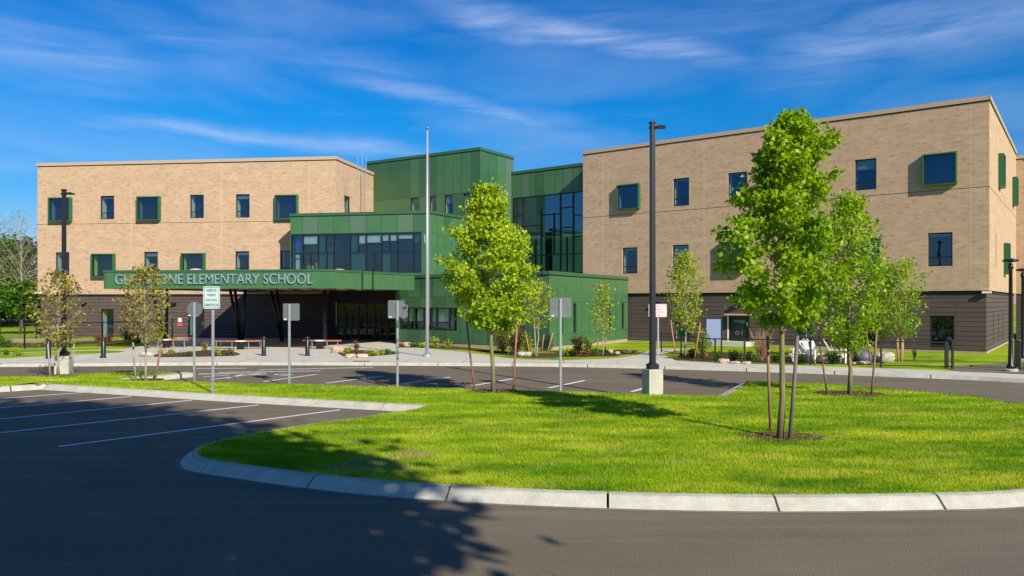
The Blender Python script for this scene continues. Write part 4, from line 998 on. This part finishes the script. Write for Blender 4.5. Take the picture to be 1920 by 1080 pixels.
# ------------------------------------------------------------ boulders, chairs, panels
def boulder(px, py, w_, h_, label, m='rock', seed=0, d_=None):
    c = G(px, py, ZF); mb = MB(); mb.blob(c, (w_, d_ or w_*.7, h_), seed, 0, 13, 7, .22); o = mb.build('boulder', M[m], origin=tuple(c)); tag(o, label, 'rock', 'landscape boulders')
for a in ((632,661,.55,.42,'orange brown boulder at the left end of the small entrance bed','rock',1),(657,671,.5,.25,'flat tan boulder at the front of the entrance bed','rock',2),(680,671,.5,.25,'paler tan boulder beside the flat one in the entrance bed','rockl',3),
          (275,669,.7,.34,'pale tan boulder at the left end of the benches bed','rockl',4),(976,668,.45,.28,'low cream boulder left of the twin trunk tree','rockl',5),(990,668,.4,.28,'cream boulder touching the base of the twin trunk tree bed','rockl',6),
          (1175,663,.5,.26,'pointed orange tan boulder by the curved path','rock',7),(1145,662,.24,.24,'small white boulder below the green block corner','rockl',8),(1158,664,.26,.18,'small low tan boulder beside the pointed one','rock',9),
          (1660,678,.85,.55,'big cream boulder behind the right fence','rockl',10),(1357,681,.42,.25,'brown boulder at the foot of the fence corner','rock',11),(1380,682,.36,.14,'flat grey tan boulder right of the fence corner','rockl',12),
          (1400,682,.34,.13,'flat stone behind the fence near its second post','rock',13),(1518,671,.5,.4,'white boulder behind the left stake of the second tree','rockl',14),(1538,674,.45,.36,'pale boulder leaning near the white chair','rockl',15),
          (1598,684,.3,.15,'small brown stone at the fence foot under the second tree','rock',16),(1620,683,.55,.18,'low orange stone slab in front of the dark dome','rock',17),(765,650,.45,.35,'brown boulder right of the entrance doors','rock',18),
          (1580,680,.35,.3,'tan stone block behind the second tree trunk','rock',19),(1485,673,.45,.32,'cream boulder right of the big tree stake','rockl',20),(447,655,.4,.2,'cream stone near the long bench','rockl',21)):
    boulder(*a)
def deck_chair(px, py, rz, label):
    c = G(px, py, ZF); t = thing('garden_chair', label, 'chair', tuple(c), 'white slatted garden chairs'); ca, sa = math.cos(rz), math.sin(rz)
    def T(x, y, z): return c+Vector((x*ca-y*sa, x*sa+y*ca, z))
    mb = MB()
    for i in range(5): x = -.22+i*.11; mb.bar(T(x,.05,.28), T(x*1.15,.42,.95-.03*abs(i-2)), .095, .02)
    mb.build('backrest', M['white'], t)
    mb = MB()
    for i in range(5): y = -.38+i*.11; mb.bar(T(-.27,y,.38-.02*i), T(.27,y,.38-.02*i), .09, .02)
    mb.build('seat', M['white'], t)
    for s in (-1,1):
        mb = MB(); mb.bar(T(.33*s,-.45,.55), T(.33*s,.25,.55), .13, .025); mb.build('armrest', M['white'], t)
        mb = MB(); mb.bar(T(.3*s,-.36,0), T(.3*s,-.36,.54), .05, .09); mb.build('leg', M['white'], t)
        mb = MB(); mb.bar(T(.3*s,-.4,.36), T(.3*s,.5,.02), .04, .12); mb.build('leg', M['white'], t)
deck_chair(1566, 681, R(70), 'white slatted garden chair behind the fence left of the second tree trunk')
deck_chair(1527, 680, R(20), 'white slatted garden chair behind the left stake of the second tree')
deck_chair(1504, 679, R(-30), 'white slatted garden chair between the big tree and the second tree')
mb = MB(); c = G(1617, 677, ZF); mb.lathe(c, [(.42,0),(.42,.2),(.36,.36),(.2,.48),(.02,.52)], 16); tag(mb.build('fire_pit', pmat('grey_metal', (.10,.12,.15), rough=.5), origin=tuple(c), smooth=True), 'dark grey domed metal drum behind the fence near the second tree', 'drum')
c = G(1338, 668, ZF); t = thing('notice_board', 'pale blue notice board on black posts behind the fence corner', 'notice board', tuple(c))
mb = MB(); mb.box((c.x, c.y, .78), (.68,.04,1.05)); mb.build('board', M['signblue'], t)
for dx in (-.36,.36): mb = MB(); mb.box((c.x+dx, c.y, .05), (.06,.06,1.85)); mb.build('post', M['black'], t)

# ------------------------------------------------------------ vegetation
def leaves(C, n, size, spread, seed, droop=.3, aspect=.72):
    rg = np.random.default_rng(seed); C = np.asarray(C, float)
    c = C[rg.integers(0, len(C), n)]+rg.normal(0, 1, (n,3))*np.array([spread, spread, spread*.8])
    a = rg.normal(0, 1, (n,3)); a[:,2] -= droop; a /= np.linalg.norm(a, axis=1)[:,None]
    r = rg.normal(0, 1, (n,3)); r[:,2] += .0; s = np.cross(a, r); s /= np.linalg.norm(s, axis=1)[:,None]; nn = np.cross(a, s)
    L = size*rg.uniform(.55, 1.3, n)[:,None]; w_ = L*aspect/2
    V = np.stack([c, c+a*L*.45+s*w_+nn*L*.10, c+a*L, c+a*L*.45-s*w_+nn*L*.10], 1).reshape(-1,3)
    i = np.arange(n)[:,None]*4; Fc = np.concatenate([i+np.array([[0,1,2]]), i+np.array([[0,2,3]])], 0)
    return V, Fc
def tree(name, label, base, top, z0, prof, rad, leaf, nleaf, lm, bark, tr, seed, nbr=46, group=None, cat='tree', spread=.11, stems=((0,0),), up=.55, off=(0,0), bare=False, twigs=3):
    rnd = random.Random(seed); base = Vector(base); t = thing(name, label, cat, tuple(base), group); mb = MB(); C = []
    def profile(f):
        for (a, ra), (c, rc) in zip(prof, prof[1:]):
            if f <= c: return ra+(rc-ra)*(f-a)/(c-a)
        return prof[-1][1]
    for si, (sx, sy) in enumerate(stems):
        b0 = base+Vector((sx*.25, sy*.25, 0)); pts = []; K = 9
        for i in range(K):
            f = i/(K-1); z = base.z+(top-base.z)*f*.97
            pts.append(Vector((b0.x+sx*f+off[0]*f+rnd.uniform(-1,1)*.035*min(1, i), b0.y+sy*f+off[1]*f+rnd.uniform(-1,1)*.035*min(1, i), z)))
        pts[0].z -= .06
        rads = [tr*(1.25 if i == 0 else 1)*(1-.86*(i/(K-1))**1.1) for i in range(K)]
        mb.tube(pts, rads, 9)
        nb = nbr//len(stems)
        for i in range(nb):
            f = (i+.5)/nb; f = f**.92; z = z0+(top-z0)*f*.98; k = (z-base.z)/((top-base.z)*.97)*(K-1); k = min(K-1.001, max(0, k)); j = int(k)
            s = pts[j].lerp(pts[j+1], k-j); az = i*2.399+rnd.uniform(-.5,.5)+si; ln = rad*profile(f)*rnd.uniform(.72, 1.12)
            e = Vector((math.cos(az), math.sin(az), 0)); zs = s.z-ln*up*.55; zs = max(zs, z0*.8+base.z*.2)
            k2 = (zs-base.z)/((top-base.z)*.97)*(K-1); k2 = min(K-1.001, max(0, k2)); j2 = int(k2); s = pts[j2].lerp(pts[j2+1], k2-j2)
            q = [s, s+e*ln*.4+Zu*ln*up*.45, s+e*ln*.75+Zu*ln*up*.75, s+e*ln+Zu*ln*up*.95]
            r0 = max(.006, tr*.30*(1-f*.6)); mb.tube(q, [r0, r0*.65, r0*.4, r0*.18], 5, cap=False)
            for m_ in range(6):
                u = rnd.uniform(.3, 1.02); a = q[min(2, int(u*3))].lerp(q[min(3, int(u*3)+1)], min(1, u*3-int(min(2, u*3)))) if u < 1 else q[3]
                C.append(a+Vector((rnd.gauss(0,1)*spread, rnd.gauss(0,1)*spread, rnd.gauss(0,1)*spread*.7)))
            for m_ in range(twigs):
                u = rnd.uniform(.3,.9); a = s.lerp(q[3], u); d = (e*.6+Vector((rnd.uniform(-1,1), rnd.uniform(-1,1), rnd.uniform(0,1)))).normalized()*ln*rnd.uniform(.25,.5)
                mb.tube([a, a+d*.5, a+d+Zu*.05*ln], [r0*.35, r0*.25, r0*.1], 4, cap=False); C.append(a+d); C.append(a+d*.6)
        C += [pts[-1]-Zu*.1*i for i in range(3)]
    mb.build('trunk', M[bark], t, smooth=True)
    if nleaf:
        V, Fc = leaves([tuple(c) for c in C], nleaf, leaf, spread, seed); np_mesh('crown', V, Fc, M[lm], t, tuple(base))
    return t
def zt(py, Y): return H+(567-py)/F*Y
PT1 = [(0,.4),(.08,.75),(.2,.95),(.35,1),(.47,.78),(.56,.62),(.7,.52),(.85,.50),(.93,.32),(1,.08)]
PT4 = [(0,.4),(.1,.85),(.22,1),(.4,.84),(.55,.66),(.7,.45),(.85,.30),(.95,.15),(1,.05)]
PO = [(0,.4),(.15,.85),(.4,1),(.7,.8),(.9,.45),(1,.1)]
b1 = G(1462,821,.15)
tree('street_tree', 'largest young tree with dense bright green leaves on the right grass', b1, zt(208,b1.y), zt(612,b1.y), PT1, 1.10, .10, 15500, 'leaf_bright', 'bark', .058, 11, 64, 'young trees on the traffic island', spread=.075, off=(.17,0))
b2_ = G(1593,739,.15)
tree('street_tree', 'second bright green young tree just behind the largest one', b2_, zt(362,b2_.y), zt(655,b2_.y), PO, .96, .10, 6400, 'leaf_bright', 'bark', .055, 12, 56, 'young trees on the traffic island', spread=.11)
b4 = G(925,734,.15)
tree('street_tree', 'conical yellow green young tree in front of the green glazed recess', b4, zt(346,b4.y), zt(618,b4.y), PT4, 1.42, .112, 16500, 'leaf_yell', 'bark', .062, 14, 64, 'young trees on the traffic island', spread=.095, off=(-.2,0))
b8 = G(110,702,.15)
tree('street_tree', 'sparse olive leaved sapling in front of the left lamp post', b8, zt(506,b8.y), zt(650,b8.y), PO, .85, .11, 1250, 'leaf_dry', 'barkl', .035, 18, 44, 'young trees on the traffic island', spread=.10, up=1.2)
b9 = G(273,713.5,.15)
tree('street_tree', 'sparse olive leaved sapling partly hiding the school name lettering', b9, zt(502,b9.y), zt(646,b9.y), PO, .9, .105, 1450, 'leaf_dry', 'barkl', .032, 19, 46, 'young trees on the traffic island', spread=.09, up=1.3)
b5 = G(1284,670.5,ZF)
tree('young_tree', 'small light olive tree with orange stakes beside the red lettered sign', b5, zt(474,b5.y), zt(620,b5.y), PO, .82, .12, 2500, 'leaf_young', 'barkl', .045, 15, 44, 'young trees along the building', spread=.12, up=.9)
b6 = G(1006,668,ZF)
tree('young_tree', 'slender twin trunk tree in front of the green block corner', b6, zt(528,b6.y), zt(612,b6.y), PO, .75, .11, 1500, 'leaf_young', 'barkl', .035, 16, 30, 'young trees along the building', spread=.11, stems=((-.12,0),(.14,.05)), up=.9)
b7 = G(1130,667,ZF)
tree('young_tree', 'thin narrow tree before the bright green side wall', b7, zt(530,b7.y), zt(622,b7.y), PO, .55, .11, 900, 'leaf_young', 'barkl', .03, 17, 26, 'young trees along the building', spread=.10, up=1.0)
b3_ = G(1688,677.5,ZF)
tree('young_tree', 'multi stemmed birch with orange bark right of the second tree', b3_, zt(488,b3_.y), zt(630,b3_.y), PO, .85, .11, 2700, 'leaf_bright', 'barkb', .04, 13, 54, 'young trees along the building', spread=.14, stems=((-.3,0),(-.08,.15),(.12,0),(.32,.1)), up=.8)
b3b = G(1651,675,ZF)
tree('young_tree', 'pale trunked young tree left of the multi stemmed birch', b3b, zt(500,b3b.y), zt(635,b3b.y), PO, .72, .11, 1900, 'leaf_bright', 'barkl', .03, 23, 36, 'young trees along the building', spread=.13, up=.8)
b3c = G(1513,673,ZF)
tree('young_tree', 'thin trunked tree behind the fence between the two big trees', b3c, zt(520,b3c.y), zt(625,b3c.y), PO, .8, .11, 1800, 'leaf_mid', 'barkl', .03, 24, 30, 'young trees along the building', spread=.13, up=.8)

def stake(px0, py0, px1, py1, label, z=.15, m='stake', r=.028):
    c = G(px0, py0, z); q = Vector((PX(px1, c.y), c.y+.05, zt(py1, c.y))); rnd = random.Random(px0); mid = c.lerp(q, .5)+Vector((rnd.uniform(-1,1)*.012, 0, 0))
    mb = MB(); mb.tube([c-Zu*.05, mid, q], [r, r*1.02, r*.95], 7); tag(mb.build('tree_stake', M[m], origin=tuple(c), smooth=True), label, 'stake', 'wooden tree stakes')
stake(1445,808,1441,630,'reddish wooden stake left of the largest tree'); stake(1480,824,1497,630,'dark grey weathered stake right of the largest tree', m='stakeg', r=.034)
stake(1552,738,1534,612,'leaning reddish stake left of the second tree'); stake(1634,740,1646,616,'reddish stake right of the second tree')
stake(890,731,873,588,'pale leaning stake left of the conical tree'); stake(962,737,970,600,'reddish stake right of the conical tree')
stake(94,703,88,643,'short pale stake left of the far left sapling', m='barkl', r=.030); stake(133,700,138,645,'short stake right of the far left sapling', m='barkl', r=.030)
stake(255,713,248,642,'short pale stake left of the lettering sapling', m='barkl', r=.030); stake(290,713,302,645,'short reddish stake right of the lettering sapling', r=.032)
stake(1268,672,1258,600,'orange stake left of the small light olive tree', ZF, 'stakeo'); stake(1301,676,1314,605,'orange stake right of the small light olive tree', ZF, 'stakeo')
stake(994,667,984,620,'short orange stake left of the twin trunk tree', ZF, 'stakeo'); stake(1024,667,1037,624,'leaning orange stake right of the twin trunk tree', ZF, 'stakeo'); stake(1016,659,1020,627,'shorter upright stake behind the twin trunk tree', ZF, 'stakeo')
stake(1134,666,1136,632,'orange stake beside the thin narrow tree', ZF, 'stakeo'); stake(1121,664,1120,634,'dark brown stake left of the thin narrow tree', ZF, 'stake')
stake(1528,684,1517,640,'short reddish stake left of the second tree behind fence', ZF); stake(1558,680,1559,637,'reddish upright stake before the white chair', ZF); stake(1633,684,1625,620,'brown leaning stake behind the second tree', ZF)

def shrub(px, py, hpx, wpx, label, lm, seed, n=500, leaf=.09, twig=0, z=ZF, name='shrub'):
    c = G(px, py, z); h = hpx/F*c.y; r = wpx/2/F*c.y; rnd = random.Random(seed); mb = MB(); C = []
    for i in range(10+twig):
        a = rnd.uniform(0,6.28); e = Vector((math.cos(a), math.sin(a), 0))*r*rnd.uniform(.2,1); hh = h*rnd.uniform(.55,1.0)
        p = [c-Zu*.03, c+e*.45+Zu*hh*.5, c+e+Zu*hh]; mb.tube(p, [.012,.008,.003], 4, cap=False)
        for k in range(6): u = rnd.uniform(.2,1); C.append(p[0].lerp(p[1], u*2) if u < .5 else p[1].lerp(p[2], u*2-1))
    t = thing(name, label, 'shrub', tuple(c), 'shrubs in the planting beds'); mb.build('stems', M['barkb' if twig > 20 else 'barkd'], t)
    if n: V, Fc = leaves([tuple(q) for q in C], n, leaf, r*.22, seed, droop=-.2); V[:,2] = np.maximum(V[:,2], z+.01); np_mesh('foliage', V, Fc, M[lm], t, tuple(c))
for a in (
    (967,664,52,44,'tall reed like olive shrub left of the twin trunk tree','leaf_dry',1,900,.10,40),(942,662,48,34,'reed like shrub behind the conical tree trunk','leaf_dry',2,700,.10,30),(990,666,40,26,'green shrub under the twin trunk tree','leaf_young',3,500,.10,10),
    (1084,663,38,30,'dark upright shrub before the bright green side wall','leaf_olive',4,900,.09,12),(1100,664,30,22,'olive shrub right of the dark upright one','leaf_young',5,500,.09,6),(1060,667,14,20,'low yellow shrub at the foot of the green block','leaf_yell',6,300,.07,0),
    (1076,668,12,26,'low dark green shrub in the bed before the green block','leaf_dark',7,350,.08,0),(1098,668,13,22,'low dark brown shrub below the olive shrub','leaf_red',8,300,.07,0),(1115,667,14,16,'low green grass clump by the thin narrow tree','leaf_mid',9,300,.08,0),
    (817,652,20,20,'yellowish clump plant right of the flagpole','leaf_young',10,400,.09,0),(840,653,17,18,'smaller yellowish clump plant right of the first clump','leaf_young',11,300,.09,0),(775,651,10,26,'low green plants between entrance and flagpole','leaf_mid',12,350,.07,0),(792,651.5,9,18,'low bright plants left of the flagpole','leaf_yell',13,250,.07,0),
    (651,666,15,16,'bright green clump in the entrance bed','leaf_bright',14,300,.08,0),(668,667,30,14,'tall reddish grass plume in the entrance bed','leaf_red',15,160,.09,6),(690,667,9,16,'low green tuft right of the reddish plume','leaf_bright',16,200,.07,0),(706,667,10,14,'low green tuft in the middle of the entrance bed','leaf_yell',17,200,.07,0),(716,666,11,12,'green tuft near the right end of the entrance bed','leaf_bright',18,200,.07,0),(729,665,12,14,'rounder green tuft at the right end of the entrance bed','leaf_mid',19,220,.07,0),
    (317,667,13,22,'olive green clump at the left of the benches bed','leaf_dry',20,350,.07,0),(300,667,11,14,'small olive plant beside the second sapling','leaf_young',21,200,.07,0),(350,667,8,30,'low ground plants behind the sign post','leaf_mid',22,300,.06,0),(384,659,20,18,'pale airy grass clump in the benches bed','leaf_dry',23,200,.07,14),(411,667,14,14,'bright lime clump right of the reserved parking post','leaf_yell',24,320,.07,0),(432,666,13,22,'olive brown clump at the right of the benches bed','leaf_olive',25,320,.07,0),
    (238,640,26,30,'dark green rounded bush before the left wing','leaf_dark',26,900,.10,0),(255,643,15,26,'low blackish bush right of the rounded one','leaf_dark',27,500,.09,0),(183,643,16,14,'russet shrub below the left base wall window','leaf_red',28,350,.08,6),(205,642,16,14,'dark russet shrub beside the first russet one','leaf_red',29,350,.08,6),
    (11,651,18,26,'green leafy bush at the left picture edge','leaf_mid',30,500,.10,0),(38,652,9,12,'small dry shrub right of the leafy bush','leaf_dry',31,150,.07,6),(65,652,8,14,'second small dry shrub before the left wing','leaf_dry',32,150,.07,6),(142,648,8,12,'small dry shrub behind the left lamp post','leaf_dry',33,150,.07,6),
    (10,666,9,18,'low green tuft on the grass tongue at far left','leaf_mid',34,200,.07,0),(34,667,8,22,'wider low green tuft on the grass tongue','leaf_young',35,200,.07,0),
    (1318,671,52,30,'olive feathery shrub left of the notice board','leaf_young',36,900,.09,16),(1298,672,20,26,'dark low shrub beside the small light olive tree','leaf_dark',37,500,.08,0),(1428,676,62,52,'bare reddish brown twiggy shrub right of the door','leaf_dry',38,260,.06,70),
    (1375,677,20,30,'dark green juniper before the door step','leaf_dark',39,500,.08,0),(1408,679,18,36,'green juniper right of the door step','leaf_mid',40,500,.08,0),(1460,679,16,40,'low green shrub behind the largest tree trunk','leaf_mid',41,500,.08,0),(1500,681,14,30,'dark low shrub right of the grey stake','leaf_dark',42,400,.08,0),(1562,683,24,30,'dark green juniper under the second tree','leaf_dark',43,600,.08,0),
    (1592,679,34,24,'grassy shrub behind the second tree trunk','leaf_young',44,400,.09,10),(1345,675,16,20,'green shrub below the notice board','leaf_mid',45,350,.08,0),(1715,676,30,16,'thin upright twigs right of the birch','leaf_dry',46,80,.06,10)):
    shrub(*a)
# woods at the left
WD = [(0,.5),(.2,.9),(.5,1),(.8,.75),(1,.2)]
spots = [(-44,76,9.5,3.0,'leaf_olive','dense olive tree touching the left wing edge'),(-49.5,74,8.6,2.8,'leaf_mid','green tree with tall trunk in the left woods'),(-54,78,9.2,3.2,'leaf_olive','olive crowned tree in the middle of the left woods'),
         (-58.5,73,8.0,2.6,'leaf_mid','green tree at the left picture edge of the woods'),(-47,84,9.9,3.2,'leaf_dark','dark tree at the back of the woods near the wing'),(-55,86,9.4,3.5,'leaf_dark','dark tree deep in the left woods'),(-63,80,9.0,3.4,'leaf_olive','olive tree just outside the left picture edge'),
         (-41,84,9.3,3.0,'leaf_olive','olive tree half hidden by the left wing'),(-70,78,9,3.4,'leaf_mid','green tree further left beyond the picture edge'),(-64,90,10,3.6,'leaf_dark','dark tree behind the leftmost woods')]
for i, (x, y, h, r, lm, l) in enumerate(spots):
    tree('woodland_tree', l, (x, y, .1), h, 1.2 if i > 3 else 2.2, WD, r, .34, 3600, lm, 'barkl' if i % 2 else 'barkd', .16, 50+i, 40, 'trees of the left woods', spread=.42, up=.7)
for i, (x, y, h, l) in enumerate(((-46,72,11.2,'tall bare grey tree rising above the woods beside the wing'),(-50.5,75,12.0,'tallest bare grey branched tree above the left woods'),(-48.5,70.5,10.6,'slim bare grey tree in front of the woods'),(-55,72,11.0,'bare grey tree at the left picture edge'))):
    tree('bare_tree', l, (x, y, .1), h, 3.5, WD, 2.6, .14, 420, 'leaf_dry', 'barkd' if i % 2 else 'barkl', .11, 70+i, 46, 'bare trees in the left woods', spread=.5, up=1.4, twigs=7)
b = G(40, 632, .1); tree('maple_tree', 'small vivid green maple at the edge of the left woods', (PX(38,60), 60, .1), zt(536,60), 1.6, PO, 2.0, .26, 2600, 'leaf_mid', 'barkd', .10, 80, 40, None, spread=.3, up=.7)
# a low dark understorey that reads as one mass
rg = np.random.default_rng(5); n = 9000; cpts = np.stack([rg.uniform(-95,-37,n), rg.uniform(80,92,n), rg.uniform(.2,4.5,n)], 1)
V, Fc = leaves(cpts, 16000, .55, .5, 9); o = np_mesh('undergrowth', V, Fc, M['leaf_dark']); struct(o, 'stuff'); o['label'] = 'dark undergrowth filling the left woods'
# tall trees behind the camera whose shade falls over the left foreground
for i, (x, y, h, r, l) in enumerate(((2.9,-2.6,10.0,3.7,'big leafy tree behind the camera nearest the road'),(5.1,-7.7,16.0,3.1,'tallest leafy tree behind the camera'),(.2,-7.4,15.0,4.4,'tall leafy tree behind the camera in the middle'),(3.7,-9.8,12.0,3.3,'narrow leafy tree behind the camera at right'),(-4.4,-8.0,12.5,5.0,'broad leafy tree behind the camera at left'))):
    tree('shade_tree', l, (x, y, 0), h+r*1.0, h-r*1.0, [(0,.5),(.2,.85),(.5,1),(.8,.8),(1,.3)], r*.92, .44, 10000 if i == 0 else 15000, 'leaf_mid', 'barkd', .22, 90+i, 60, 'tall trees behind the camera', spread=.42, up=.35)

for o in bpy.data.objects:
    if 'o' in o: del o['o']
